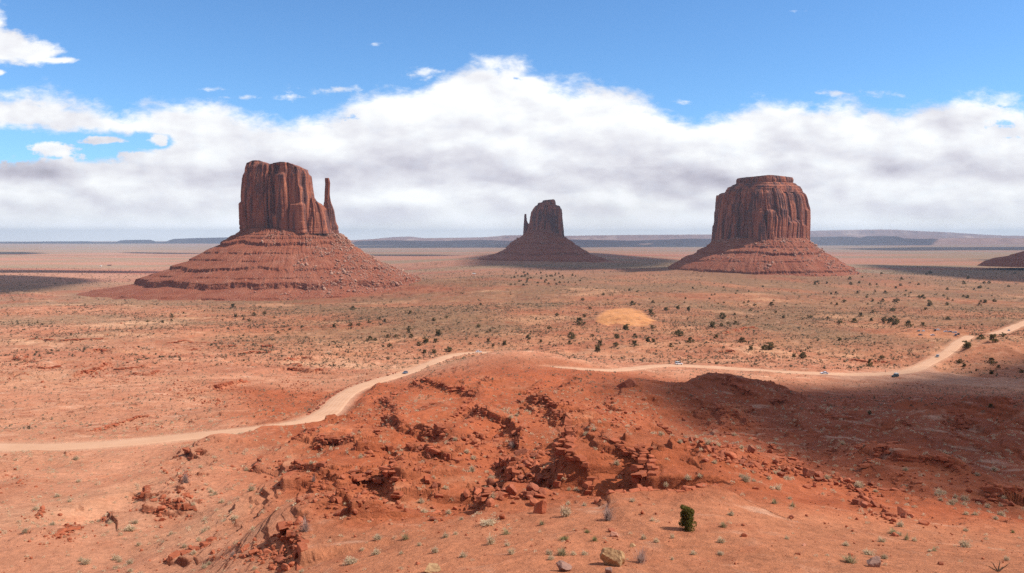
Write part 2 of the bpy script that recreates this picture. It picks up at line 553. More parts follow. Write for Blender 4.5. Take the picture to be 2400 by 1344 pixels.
M_GROUND = ground_material()
M_ROAD = road_material()
M_CLIFF = butte_material('sandstone_cliff', False)
M_TALUS = butte_material('shale_talus', True)
M_ROCK = rock_material('red_rock', (0.30, 0.082, 0.038), (0.43, 0.135, 0.070))
M_ROCKDARK = rock_material('dark_red_rock', (0.23, 0.068, 0.036), (0.35, 0.110, 0.062))
M_ROCKTAN = rock_material('tan_rock', (0.34, 0.20, 0.10), (0.47, 0.30, 0.155), (0.28, 0.13, 0.075), 4.0)
M_ROCKGREY = rock_material('grey_brown_rock', (0.22, 0.13, 0.105), (0.36, 0.20, 0.15), (0.50, 0.33, 0.26), 3.0)
M_ROCKPINK = rock_material('pink_rock', (0.45, 0.19, 0.12), (0.55, 0.27, 0.18), (0.6, 0.38, 0.29), 3.0)
M_SAGE = plant_material('sage_twigs', (0.56, 0.42, 0.26), (0.66, 0.51, 0.34), (0.76, 0.62, 0.44))
M_LILAC = plant_material('bare_lilac_twigs', (0.36, 0.24, 0.20), (0.44, 0.31, 0.26), (0.52, 0.40, 0.34))
M_STRAW = plant_material('dry_grass', (0.42, 0.32, 0.18), (0.48, 0.38, 0.23), (0.36, 0.31, 0.16))
M_GREENGR = plant_material('green_grass', (0.26, 0.24, 0.09), (0.36, 0.30, 0.13), (0.42, 0.35, 0.19))
M_SCRUB = plant_material('scrub_leaves', (0.100, 0.082, 0.048), (0.14, 0.115, 0.070), (0.19, 0.155, 0.10), 0.05)
M_PALE = plant_material('pale_scrub', (0.27, 0.23, 0.155), (0.34, 0.29, 0.20), (0.42, 0.36, 0.26), 0.08)
M_JUNI = plant_material('juniper_leaves', (0.095, 0.095, 0.022), (0.155, 0.145, 0.036), (0.22, 0.19, 0.06), 1.2)
M_JUNIFAR = plant_material('dark_juniper_leaves', (0.125, 0.100, 0.038), (0.17, 0.130, 0.056), (0.23, 0.175, 0.085), 0.35)
M_BARK = plant_material('bark', (0.16, 0.10, 0.06), (0.22, 0.15, 0.10), (0.12, 0.08, 0.05), 3.0)

# ------------------------------------------------------------------ terrain: the lie of the land
# each control column: (distance ahead in metres, pixel row where that ground appears)
NEAR = [(0.05, -1.75), (2, -1.9), (5, -3.5), (15, -8.6), (35, -17.2)]
COLS = {
    -400: [(110, 1344), (145, 1250), (190, 1150), (255, 1050), (310, 1002), (370, 952), (450, 902), (570, 852), (750, 800), (1000, 752), (1300, 722), (1600, 704), (2300, 664), (2900, 644), (4000, 621), (6500, 600), (10000, 586), (14500, 579), (60000, 561)],
    0: [(110, 1344), (140, 1255), (185, 1150), (245, 1055), (300, 1004), (360, 954), (440, 904), (560, 853), (740, 802), (1000, 752), (1300, 721), (1600, 703), (2300, 664), (2900, 643), (4000, 621), (6500, 600), (10000, 586), (14500, 579), (60000, 561)],
    400: [(100, 1344), (132, 1255), (170, 1155), (215, 1085), (252, 1037), (300, 992), (360, 946), (440, 901), (560, 851), (740, 801), (1000, 756), (1250, 728), (1500, 712), (1900, 690), (2900, 648), (4000, 622), (6500, 600), (10000, 586), (14500, 579), (60000, 561)],
    800: [(70, 1344), (85, 1285), (108, 1240), (130, 1182), (160, 1112), (200, 1042), (260, 985), (330, 952), (390, 935), (440, 906), (560, 857), (740, 806), (1000, 758), (1300, 727), (1700, 702), (2300, 668), (2900, 646), (4000, 620), (6500, 598), (10000, 586), (14500, 579), (60000, 561)],
    1200: [(58, 1344), (70, 1282), (84, 1222), (92, 1214), (110, 1192), (130, 1150), (155, 1100), (190, 1040), (230, 988), (280, 943), (340, 903), (400, 874), (450, 854), (500, 846), (560, 842), (620, 834), (700, 816), (800, 788), (1000, 749), (1350, 708), (1700, 679), (2100, 656), (2700, 633), (3900, 610), (6500, 595), (10000, 585), (14500, 579), (60000, 561)],
    1600: [(58, 1344), (66, 1290), (76, 1232), (95, 1165), (118, 1105), (140, 1066), (165, 1042), (200, 1018), (245, 975), (300, 936), (360, 905), (430, 880), (520, 861), (570, 852), (650, 829), (800, 790), (1000, 755), (1350, 706), (1700, 680), (2100, 658), (2700, 640), (3900, 615), (6500, 597), (10000, 585), (14500, 579), (60000, 561)],
    2000: [(60, 1344), (70, 1290), (85, 1232), (105, 1180), (125, 1146), (165, 1112), (215, 1062), (275, 1012), (345, 952), (430, 911), (520, 878), (600, 858), (750, 815), (1000, 765), (1350, 720), (1700, 692), (2300, 660), (2900, 641), (4000, 620), (6500, 599), (10000, 586), (14500, 579), (60000, 561)],
    2400: [(60, 1344), (75, 1290), (95, 1240), (130, 1190), (170, 1132), (220, 1072), (280, 1012), (350, 960), (430, 925), (520, 898), (600, 872), (680, 836), (800, 794), (1000, 762), (1350, 721), (1700, 694), (2300, 661), (2900, 641), (4000, 620), (6500, 599), (10000, 586), (14500, 579), (60000, 561)],
    2800: [(60, 1344), (78, 1290), (100, 1240), (135, 1190), (175, 1132), (225, 1072), (285, 1012), (355, 960), (430, 928), (520, 900), (600, 874), (690, 836), (800, 796), (1000, 762), (1350, 721), (1700, 694), (2300, 661), (2900, 641), (4000, 620), (6500, 599), (10000, 586), (14500, 579), (60000, 561)],
}
LN0, LN1, NLN = math.log(0.05), math.log(60000), 2600
lng = np.linspace(LN0, LN1, NLN)
cu = sorted(COLS)
tabs = []
for u in cu:
    pts = list(NEAR) + [(Y, Y * ray(u, v)[1]) for Y, v in COLS[u]]
    tabs.append(pchip([math.log(p[0]) for p in pts], [p[1] for p in pts], lng))
tabs = np.array(tabs)
UG = np.linspace(-400, 2800, 321)
MACRO = np.empty((len(UG), NLN))
for k, u in enumerate(UG):                      # Catmull-Rom across the columns
    i = min(max(int((u + 400) // 400), 0), len(cu) - 2)
    t = (u - cu[i]) / 400.0
    p0, p1, p2, p3 = tabs[max(i - 1, 0)], tabs[i], tabs[i + 1], tabs[min(i + 2, len(cu) - 1)]
    MACRO[k] = 0.5 * (2 * p1 + (p2 - p0) * t + (2 * p0 - 5 * p1 + 4 * p2 - p3) * t * t + (3 * p1 - p0 - 3 * p2 + p3) * t ** 3)
kern = np.exp(-0.5 * (np.arange(-8, 9) / 3.0) ** 2); kern /= kern.sum()
MACRO = np.apply_along_axis(lambda a: np.convolve(np.pad(a, 8, mode='edge'), kern, 'valid'), 0, MACRO)

azs = np.concatenate([np.arange(-180, -48, 3.0), np.arange(-48, -37.5, 0.35), np.arange(-37.5, 37.5, 0.058), np.arange(37.5, 48, 0.35), np.arange(48, 180.1, 3.0)])
azs = np.radians(azs)
rs = np.exp(np.concatenate([np.linspace(math.log(0.05), math.log(40), 60, endpoint=False),
                            np.arange(math.log(40), math.log(460), 0.0026),
                            np.arange(math.log(460), math.log(1700), 0.0038), np.arange(math.log(1700), math.log(3600), 0.008),
                            np.linspace(math.log(3600), math.log(35000), 100)]))
lrs = np.log(rs)
AZ, RR = np.meshgrid(azs, rs, indexing='ij')
GX = (RR * np.sin(AZ)); GY = (RR * np.cos(AZ))
AZc = np.clip(AZ, R_(-38.9), R_(38.9))
TT = np.tan(AZc); YD = RR * np.cos(AZc)


def bil(tab, fi, fj):
    i = np.clip(fi.astype(int), 0, tab.shape[0] - 2); j = np.clip(fj.astype(int), 0, tab.shape[1] - 2)
    a = np.clip(fi - i, 0, 1); b = np.clip(fj - j, 0, 1)
    return (tab[i, j] * (1 - a) * (1 - b) + tab[i + 1, j] * a * (1 - b) + tab[i, j + 1] * (1 - a) * b + tab[i + 1, j + 1] * a * b)


Z = bil(MACRO, (u_of(TT) + 400) / 10.0, (np.log(np.maximum(YD, 0.05)) - LN0) / (LN1 - LN0) * (NLN - 1))
back = sstep(R_(60), R_(105), np.abs(AZ))
Z = Z * (1 - back) + (-1.9 - 0.00 * RR) * back
UU = u_of(TT)


def profile(t, zt):
    az = math.atan(t)
    f = np.interp(az, azs, np.arange(len(azs)))
    i = min(int(f), len(azs) - 2); a = f - i
    return zt[i] * (1 - a) + zt[i + 1] * a


def at(u, v, zt=None, rmin=25.0):
    """the ground point that a photo pixel looks at"""
    zt = Z if zt is None else zt
    t, s = ray(u, v)
    pr = profile(t, zt)
    ca = math.cos(math.atan(t))
    rz = s * rs * ca
    ok = np.nonzero((pr >= rz) & (rs > rmin))[0]
    if len(ok) == 0:
        r = 30000.0
        z = -160.0
    else:
        j = ok[0]
        d1 = pr[j] - rz[j]; d0 = pr[j - 1] - rz[j - 1]
        k = 1.0 if d1 <= d0 else min(max(-d0 / (d1 - d0), 0), 1)
        r = rs[j - 1] + (rs[j] - rs[j - 1]) * k
        z = pr[j - 1] + (pr[j] - pr[j - 1]) * k
    return np.array([r * ca * t, r * ca, z])


def at_depth(u, Y):
    t = (u - CU) / FOC
    return np.array([t * Y, Y])


def zat(x, y):
    """ground height at world points (same bilinear surface as the mesh)"""
    x = np.asarray(x, float); y = np.asarray(y, float)
    fi = np.interp(np.arctan2(x, y), azs, np.arange(len(azs)))
    fj = np.interp(np.log(np.hypot(x, y)), lrs, np.arange(len(rs)))
    return bil(Z, fi, fj)


# masks over the lattice -------------------------------------------------
n_a = fbm(GX, GY, 90, 3, 5)
leftness = sstep(760, 420, UU + 120 * n_a + 0.35 * (YD - 150))      # 1 on the flat left of the ridge
fore = sstep(80, 100, YD) * sstep(450, 330, YD)
bad = fore * (1 - 0.75 * leftness)
bad = bad * (1 - 0.5 * sstep(1500, 1800, UU) * sstep(150, 100, YD))
midp = sstep(380, 560, YD) * sstep(2600, 1600, YD)

# rounded swells, knolls and the dune: (pixel column, distance, height, half width, half depth)
for (u, Y, h, wx, wy) in ((1215, 470, 6.5, 34, 42), (1730, 330, 6.0, 20, 30), (1800, 320, 2, 45, 40), (1465, 960, 9.0, 38, 70), (1080, 1010, 6, 90, 80), (1010, 760, 3, 50, 60),
                          (1740, 660, 4.0, 60, 45), (1500, 700, 5, 40, 50), (2330, 690, 7, 45, 42), (2420, 720, 6, 50, 50), (1960, 760, 4, 60, 60), (485, 232, 3.4, 8, 9), (880, 400, 4.0, 8, 20), (1040, 330, 4.5, 22, 24),
                          (760, 150, 3.5, 16, 26), (690, 105, 3.4, 9, 14), (1290, 215, 4.0, 14, 40), (1440, 150, 2.5, 10, 22), (1080, 185, 2.2, 12, 30),
                          (2150, 270, 5.0, 26, 34), (2290, 330, 5, 30, 30), (1960, 250, 3.5, 22, 26), (2300, 150, 4.5, 22, 26), (2120, 190, 3.0, 18, 24), (400, 150, 2.6, 9, 10), (420, 185, 2.4, 8, 10), (60, 130, 2.5, 16, 14), (330, 800, 4, 80, 60),
                          (1785, 2500, 26, 430, 330), (1000, 1900, 16, 230, 260), (1190, 3700, 12, 480, 420), (900, 1150, 5, 90, 60), (300, 1250, 5, 160, 60), (2000, 1500, 6, 220, 90), (1250, 1600, 6, 160, 120)):
    px, py = at_depth(u, Y)
    d = ((GX - px) / wx) ** 2 + ((GY - py) / wy) ** 2
    Z += h * np.exp(-d) * (np.abs(AZ) < R_(44))
# hollows
for (u, Y, h, wx, wy) in ((1640, 400, 3.5, 34, 34), (1850, 410, 3.2, 50, 36), (1600, 235, 5.0, 18, 40), (1760, 255, 3.0, 26, 30), (660, 190, 3.0, 14, 45), (980, 128, 2.5, 16, 12), (1240, 118, 3.0, 10, 14), (1480, 106, 2.5, 5, 12), (270, 165, 2.2, 6, 28), (2260, 300, 3, 18, 20), (1130, 610, 1.5, 30, 20), (1450, 600, 2.0, 60, 30)):
    px, py = at_depth(u, Y)
    d = ((GX - px) / wx) ** 2 + ((GY - py) / wy) ** 2
    Z -= h * np.exp(-d) * (np.abs(AZ) < R_(44))

# badland spurs running down towards the camera
ca, sa = math.cos(R_(12)), math.sin(R_(12))
RX = GX * ca - GY * sa; RY = GX * sa + GY * ca
wx = RX + 9 * fbm(GX, GY, 30, 3, 21); wy = RY + 9 * fbm(GX, GY, 30, 3, 22)
sp = fbm(wx, wy * 0.42, 27, 4, 41, 0.5, True)
q_ = wx / 27.0 + 0.35 * fbm(GX, GY, 60, 3, 23)
fq = q_ - np.floor(q_)
saw = np.where(fq < 0.3, fq / 0.3, 1 - (fq - 0.3) / 0.7)
saw = saw * saw * (3 - 2 * saw)
Z += bad * (2.6 * (sp - 0.25) + 3.2 * (saw - 0.5) * (0.6 + 0.9 * fbm(GX, GY, 70, 2, 24)))
Z += bad * 0.7 * fbm(GX, GY, 12, 3, 43)
Z += fore * leftness * 1.6 * fbm(GX, GY, 38, 4, 44)
Z += midp * (6.5 * fbm(GX, GY, 120, 5, 45) + 2.4 * fbm(GX, GY, 30, 4, 46, 0.55, True))
Z += sstep(2000, 5000, YD) * (np.abs(AZ) < R_(48)) * 7.0 * fbm(GX, GY * 0.6, 1100, 4, 47)
near = sstep(20, 45, YD) * sstep(105, 85, YD)
Z += near * (0.7 * fbm(GX, GY, 14, 4, 48) + 0.10 * fbm(GX + 0.3 * GY, GY * 0.6, 2.2, 4, 49, 0.55, True))

# ledges: broken edges of hard beds; low ground lies on the right hand of each line
LEDGES = [
    ([(660, 1080), (703, 1102), (763, 1105), (767, 1120), (820, 1135)], 2.0, 12),
    ([(717, 1006), (747, 1035), (760, 1050)], 1.8, 9),
    ([(700, 1045), (737, 1050), (773, 1046), (800, 1043), (830, 1046), (862, 1047)], 2.2, 9),
    ([(825, 1062), (840, 1066), (887, 1066), (917, 1073), (950, 1088)], 2.6, 9),
    ([(945, 1068), (1000, 1080), (1040, 1086), (1090, 1092)], 2.6, 9),
    ([(895, 995), (907, 998), (950, 1010), (990, 1016), (1010, 1030), (1050, 1032)], 3.0, 10),
    ([(1105, 950), (1117, 960), (1140, 989), (1167, 1006), (1200, 1015), (1219, 1037), (1215, 1062), (1200, 1085)], 4.2, 14),
    ([(1170, 1085), (1197, 1107), (1205, 1140), (1187, 1170)], 3.0, 9),
    ([(1230, 950), (1247, 958), (1293, 976), (1309, 1000), (1335, 1014)], 3.6, 12),
    ([(1325, 1035), (1337, 1067), (1335, 1113), (1335, 1156)], 2.8, 8),
    ([(775, 1170), (787, 1180), (807, 1192), (833, 1203), (838, 1222)], 2.6, 9),
    ([(835, 1112), (847, 1120), (883, 1133), (917, 1133), (960, 1148)], 2.4, 9),
    ([(985, 1138), (1030, 1148), (1030, 1178)], 2.2, 7),
    ([(885, 930), (900, 942), (927, 965), (935, 992)], 2.2, 9),
    ([(970, 893), (997, 898), (1034, 906), (1054, 917), (1088, 917), (1115, 927)], 2.6, 14),
    ([(1140, 888), (1150, 898), (1170, 906)], 2.6, 8),
    ([(1235, 928), (1255, 916), (1268, 902)], 2.4, 8),
    ([(1525, 1100), (1505, 1133), (1500, 1160)], 2.4, 8),
    ([(1060, 985), (1085, 962), (1105, 940)], 2.0, 8),
    ([(1100, 1165), (1130, 1180), (1140, 1205)], 2.0, 6),
    ([(660, 1250), (690, 1275), (712, 1300), (705, 1335)], 2.2, 6),
    ([(1700, 888), (1720, 905), (1740, 925), (1795, 938)], 2.6, 10),
    ([(1650, 1075), (1665, 1050), (1670, 1035)], 1.5, 6),
    ([(2226, 970), (2250, 995), (2272, 1018)], 2.6, 10),
    ([(1700, 960), (1730, 985), (1760, 1003)], 2.0, 8),
    ([(2000, 1000), (2060, 1010), (2140, 1000)], 1.8, 8),
    ([(2050, 1060), (2110, 1085), (2200, 1090), (2290, 1110)], 2.0, 8),
    ([(1900, 960), (1950, 980), (2020, 985)], 1.6, 8),
    ([(2300, 1150), (2350, 1165), (2400, 1160)], 2.4, 8),
    # left flat
    ([(160, 888), (172, 884), (215, 871), (262, 852)], 3.2, 22),
    ([(205, 826), (240, 822), (265, 828)], 2.6, 18), ([(25, 846), (55, 844), (70, 838)], 2.4, 16),
    ([(490, 917), (505, 913), (540, 902), (585, 896)], 3.0, 16),
    ([(665, 845), (705, 838), (745, 842)], 3.0, 18), ([(670, 866), (700, 868), (735, 872), (760, 868)], 2.6, 16),
    ([(190, 1018), (240, 1007), (300, 987), (360, 972)], 1.2, 10),
    ([(60, 797), (150, 800), (260, 794)], 1.6, 20), ([(300, 875), (350, 880), (375, 868)], 1.6, 12),
    ([(60, 860), (110, 868), (150, 862)], 1.6, 12), ([(380, 805), (440, 800), (520, 806)], 1.5, 16),
    ([(430, 822), (500, 815), (560, 812)], 1.5, 16), ([(560, 832), (600, 826), (640, 828)], 1.5, 16),
    ([(380, 1195), (430, 1205), (460, 1200)], 1.8, 6), ([(430, 1065), (455, 1075), (470, 1068)], 1.8, 6),
    ([(240, 1215), (262, 1218), (268, 1200)], 1.8, 6), ([(130, 1255), (165, 1245), (190, 1235)], 1.2, 6),
    # mid plain
    ([(1690, 783), (1712, 780), (1740, 772), (1780, 770)], 3.6, 30), ([(1680, 826), (1700, 824), (1725, 826)], 2.0, 16),
    ([(1985, 845), (2040, 852), (2090, 850)], 2.5, 14),
]
LED_W = []
Zm = Z.copy()


def contour_ledge(u, v, length, h):
    c = at(u, v, Zm)
    def zm(x, y):
        fi = np.interp(np.arctan2(x, y), azs, np.arange(len(azs))); fj = np.interp(np.log(np.hypot(x, y)), lrs, np.arange(len(rs)))
        return float(bil(Zm, np.array([fi]), np.array([fj]))[0])
    def down(x, y):
        g_ = np.array([zm(x - 1.5, y) - zm(x + 1.5, y), zm(x, y - 1.5) - zm(x, y + 1.5)]) / 3.0
        return g_, np.linalg.norm(g_)
    out = {}
    for sg in (1, -1):
        p = c[:2].copy(); L_ = []
        for _ in range(int(length / 4)):
            g_, n_ = down(*p)
            if n_ < 0.03:
                break
            p = p + sg * 2.0 * np.array([-g_[1], g_[0]]) / n_
            L_.append(p.copy())
        out[sg] = L_
    pts = out[-1][::-1] + [c[:2]] + out[1]
    if len(pts) < 4 or down(*c[:2])[1] < 0.12:
        return None
    return np.array([[p[0], p[1], zm(*p)] for p in pts])


rl = np.random.default_rng(77)
for (ua, ub, va, vb, cnt, lo_, hi_) in ((640, 1400, 930, 1190, 22, 8, 26), (1400, 2380, 925, 1180, 20, 10, 34), (0, 620, 1085, 1330, 9, 6, 16), (20, 760, 800, 1010, 10, 16, 40)):
    for _ in range(cnt):
        W = contour_ledge(rl.uniform(ua, ub), rl.uniform(va, vb), rl.uniform(lo_, hi_), 1.5)
        if W is not None:
            LEDGES.append((W, rl.uniform(1.2, 2.3), 8))
for (pts, h, L) in LEDGES:
    W = [at(u, v, Zm) for u, v in pts] if isinstance(pts, list) else list(pts)
    LED_W.append((np.array(W), h))
    W2 = np.array(W)[:, :2]
    lo = W2.min(0) - 2.6 * L; hi = W2.max(0) + 2.6 * L
    a0, a1 = np.arctan2(lo[0] if lo[0] < 0 else lo[0], max(lo[1], 1) if lo[0] < 0 else hi[1]), np.arctan2(hi[0], max(lo[1], 1) if hi[0] > 0 else hi[1])
    i0, i1 = np.searchsorted(azs, a0) - 2, np.searchsorted(azs, a1) + 2
    j0 = np.searchsorted(rs, max(lo[1], 1) * 0.98); j1 = np.searchsorted(rs, np.hypot(max(abs(lo[0]), abs(hi[0])), hi[1]) * 1.01)
    X = GX[i0:i1, j0:j1]; Y = GY[i0:i1, j0:j1]
    wob = 0.35 + 0.10 * L
    Xw = X + wob * fbm(X, Y, 8 + 0.4 * L, 2, 61) * 1.6 + 0.14 * pnoise(X / 1.4, Y / 1.4, 62)
    Yw = Y + wob * fbm(X, Y, 8 + 0.4 * L, 2, 63) * 1.6 + 0.14 * pnoise(X / 1.4, Y / 1.4, 64)
    best = np.full(X.shape, 1e9); sgn = np.zeros(X.shape); along = np.zeros(X.shape)
    seg = np.diff(W2, axis=0); ln = np.hypot(seg[:, 0], seg[:, 1]); cum = np.concatenate([[0], np.cumsum(ln)])
    over = np.zeros(X.shape)
    for k in range(len(seg)):
        tx, ty = seg[k] / ln[k]
        dx = Xw - W2[k, 0]; dy = Yw - W2[k, 1]
        q = dx * tx + dy * ty
        qc = np.clip(q, 0, ln[k])
        d = np.hypot(dx - qc * tx, dy - qc * ty)
        s = tx * dy - ty * dx
        m = d < best
        best = np.where(m, d, best); sgn = np.where(m, np.sign(s), sgn); along = np.where(m, cum[k] + qc, along)
        e = np.zeros(X.shape)
        if k == 0:
            e = np.maximum(-q, 0)
        if k == len(seg) - 1:
            e = np.maximum(e, np.maximum(q - ln[k], 0))
        over = np.where(m, e, over)
    s = best * sgn
    al = along / cum[-1]
    taper = sstep(0, 0.14, al) * sstep(1, 0.86, al) * np.exp(-over / 1.0)
    hv = 0.78 * h * (0.85 + 0.5 * np.clip(fbm(X, Y, 11, 2, 66), -0.5, 0.5))
    r0 = float(np.hypot(*W2.mean(0)))
    wd = 0.14 + r0 * 0.0011
    up = (0.62 * sstep(-wd, wd, s) + 0.38 * np.clip(1 + s / (1.25 * hv + 0.3), 0, 1)) * np.exp(-np.maximum(s, 0) / L)
    low = -0.22 * np.exp(-np.maximum(-s - 1.2 * hv, 0) / (0.35 * L)) * sstep(0, -1.25 * hv - 0.3, s)
    Z[i0:i1, j0:j1] += hv * taper * (up + low)

# thin hard beds crop out as small steps wherever the ground is rocky
rock = np.clip(bad * (0.42 + 1.9 * fbm(GX, GY, 45, 3, 71)) + 0.75 * leftness * fore * sstep(-0.12, 0.2, fbm(GX, GY, 40, 3, 72)) + 0.95 * sstep(330, 420, YD) * sstep(1700, 1300, YD) * sstep(-0.12, 0.2, fbm(GX, GY * 1.3, 110, 3, 73)) * sstep(1300, 800, UU + 200 * n_a), 0, 1)
rock = np.where(np.abs(AZ) < R_(44), rock, 0)
for (hs, am, sd) in ((2.0, 0.8, 81), (0.9, 0.6, 82)):
    ph = (Z + 0.10 * GX * (YD < 480) + 0.9 * fbm(GX, GY, 34, 3, sd) + 0.55 * hs * fbm(GX, GY, 6, 4, sd + 4)) / hs
    fr = ph - np.floor(ph)
    Z += rock * am * hs * (sstep(0.42, 0.58, fr) - fr)
for (cx_, cy_, ax_, ay_) in ((px_at0(520, 1900), 1900, 560, 470), (px_at0(1785, 2500), 2500, 400, 400), (px_at0(1280, 3700), 3700, 560, 520)):
    dd = np.sqrt(((GX - cx_) / ax_) ** 2 + ((GY - cy_) / ay_) ** 2) + 0.25 * fbm(GX, GY, 150, 3, 85)
    w_ = sstep(1.25, 0.95, dd) * np.clip(0.7 + 1.2 * fbm(GX, GY, 120, 3, 86), 0, 1) * (np.abs(AZ) < R_(44))
    ph = (Z + 1.2 * fbm(GX, GY, 90, 3, 87)) / 3.6
    fr = ph - np.floor(ph)
    Z += w_ * 3.6 * (sstep(0.40, 0.60, fr) - fr)
Z += sstep(60, 110, YD) * sstep(700, 300, YD) * (np.abs(AZ) < R_(44)) * (0.07 + 0.22 * rock) * fbm(GX, GY, 2.6, 4, 83)

# ------------------------------------------------------------------ roads
ROADS = [
    ('road', [(-260, 1046), (-120, 1047), (0, 1048), (90, 1049), (200, 1048), (300, 1043), (380, 1036), (470, 1024), (560, 1012), (660, 994), (740, 972), (775, 954), (800, 936), (830, 916), (870, 898), (920, 882), (960, 870), (1000, 856), (1045, 838), (1085, 827), (1122, 825), (1140, 827)], 4.5),
    ('road', [(1290, 850), (1320, 857), (1360, 864), (1410, 868), (1470, 867), (1540, 858), (1590, 856), (1680, 861), (1800, 870), (1930, 876), (2030, 878), (2080, 876), (2130, 870), (2175, 856), (2205, 838), (2228, 818), (2250, 800), (2272, 790)], 4.8),
    ('road', [(2330, 782), (2352, 777), (2380, 766), (2410, 753), (2470, 730), (2540, 712)], 6.5),
]


def resample(W, step):
    d = np.concatenate([[0], np.cumsum(np.hypot(np.diff(W[:, 0]), np.diff(W[:, 1])))])
    n = max(int(d[-1] / step), 8)
    q = np.linspace(0, d[-1], n)
    P = np.stack([np.interp(q, d, W[:, k]) for k in range(3)], 1)
    w = np.ones(9) / 9
    for _ in range(4):
        Q = np.stack([np.convolve(np.pad(P[:, k], 4, mode='edge'), w, 'valid') for k in range(3)], 1)
        Q[0], Q[-1] = P[0], P[-1]
        P = Q
    return P


ROAD_W = []
roadmask = np.zeros(Z.shape)
for (nm, px, hw) in ROADS:
    W = np.array([at(u, v, Zm if nm == 'road' else Z) for u, v in px])
    P = resample(W, 4.0)
    zz = P[:, 2].copy()
    for _ in range(12):
        zz = np.convolve(np.pad(zz, 4, mode='edge'), np.ones(9) / 9, 'valid')
    P[:, 2] = zz
    ROAD_W.append((P, hw))
    best_a = np.full(Z.shape, 1e9, F32); zr_a = np.zeros(Z.shape, F32)
    for c in range(0, len(P) - 1, 10):
        Q = P[c:c + 12]
        lo = Q[:, :2].min(0) - hw * 3.2; hi = Q[:, :2].max(0) + hw * 3.2
        cor = [np.arctan2(x, max(y, 1)) for x in (lo[0], hi[0]) for y in (lo[1], hi[1])]
        i0, i1 = np.searchsorted(azs, min(cor)) - 1, np.searchsorted(azs, max(cor)) + 1
        rr = [np.hypot(x, max(y, 1)) for x in (lo[0], hi[0], 0 if lo[0] < 0 < hi[0] else lo[0]) for y in (lo[1], hi[1])]
        j0, j1 = np.searchsorted(rs, min(rr)) - 1, np.searchsorted(rs, max(rr)) + 1
        X = GX[i0:i1, j0:j1]; Y = GY[i0:i1, j0:j1]
        best = best_a[i0:i1, j0:j1]; zr = zr_a[i0:i1, j0:j1]
        for k in range(len(Q) - 1):
            sg = Q[k + 1] - Q[k]; l2 = sg[0] ** 2 + sg[1] ** 2
            q = np.clip(((X - Q[k, 0]) * sg[0] + (Y - Q[k, 1]) * sg[1]) / l2, 0, 1)
            d = np.hypot(X - Q[k, 0] - q * sg[0], Y - Q[k, 1] - q * sg[1])
            m = d < best
            best[m] = d[m]; zr[m] = (Q[k, 2] + q * sg[2])[m]
    wgt = sstep(hw * 2.8, hw * 1.25, best_a)
    Z = Z * (1 - wgt) + (zr_a - 0.2) * wgt
    roadmask = np.maximum(roadmask, sstep(hw * 1.9, hw * 0.9, best_a))

# the trodden lots beside the road and the parking terrace
def ground_patch(pts, soft):
    """mask of a polygon given by pixels on the ground"""
    W = np.array([at(u, v)[:2] for u, v in pts])
    lo, hi = W.min(0) - 4 * soft, W.max(0) + 4 * soft
    m = np.zeros(Z.shape)
    sel = (GX > lo[0]) & (GX < hi[0]) & (GY > lo[1]) & (GY < hi[1])
    x = GX[sel]; y = GY[sel]
    x = x + soft * 1.4 * fbm(x, y, soft * 5, 3, 91); y = y + soft * 1.4 * fbm(x, y, soft * 5, 3, 92)
    ins = np.zeros(x.shape, bool); dist = np.full(x.shape, 1e9)
    for k in range(len(W)):
        a, b = W[k], W[(k + 1) % len(W)]
        c = ((a[1] > y) != (b[1] > y)) & (x < (b[0] - a[0]) * (y - a[1]) / (b[1] - a[1] + 1e-9) + a[0])
        ins ^= c
        s = b - a
        q = np.clip(((x - a[0]) * s[0] + (y - a[1]) * s[1]) / (s @ s), 0, 1)
        dist = np.minimum(dist, np.hypot(x - a[0] - q * s[0], y - a[1] - q * s[1]))
    m[sel] = sstep(-soft, soft, np.where(ins, dist, -dist))
    return m


LOT = ground_patch([(1900, 880), (2060, 868), (2120, 868), (2180, 862), (2260, 880), (2410, 888), (2410, 912), (2290, 905), (2180, 898), (2060, 893), (1960, 888)], 5.0)
PARK = ground_patch([(2120, 782), (2160, 772), (2230, 772), (2262, 784), (2262, 800), (2200, 792), (2140, 792)], 6.0)
DUNE = ground_patch([(1398, 746), (1420, 728), (1470, 722), (1505, 730), (1538, 752), (1520, 764), (1470, 766), (1445, 757), (1425, 764), (1400, 754)], 4.0)

# ------------------------------------------------------------------ soil colours
def slope_of(zt):
    za = np.gradient(zt, axis=0) / (np.gradient(azs)[:, None] * RR)
    zr = np.gradient(zt, axis=1) / np.gradient(rs)[None, :]
    return np.hypot(za, zr)


SL = slope_of(Z)
Cc = lambda *c: np.array(c, F32)
red = Cc(0.360, 0.096, 0.039); redlt = Cc(0.45, 0.162, 0.078); tan_ = Cc(0.54, 0.275, 0.155); pink = Cc(0.535, 0.262, 0.155)
orange = Cc(0.48, 0.225, 0.120); scrubc = Cc(0.250, 0.170, 0.100); farpink = Cc(0.50, 0.240, 0.155); fargreen = Cc(0.335, 0.245, 0.155); darkred = Cc(0.27, 0.072, 0.035)
dune = Cc(0.72, 0.345, 0.145)


def mixc(C, c, w):
    w = w[..., None].astype(F32)
    C *= (1 - w)
    C += w * c


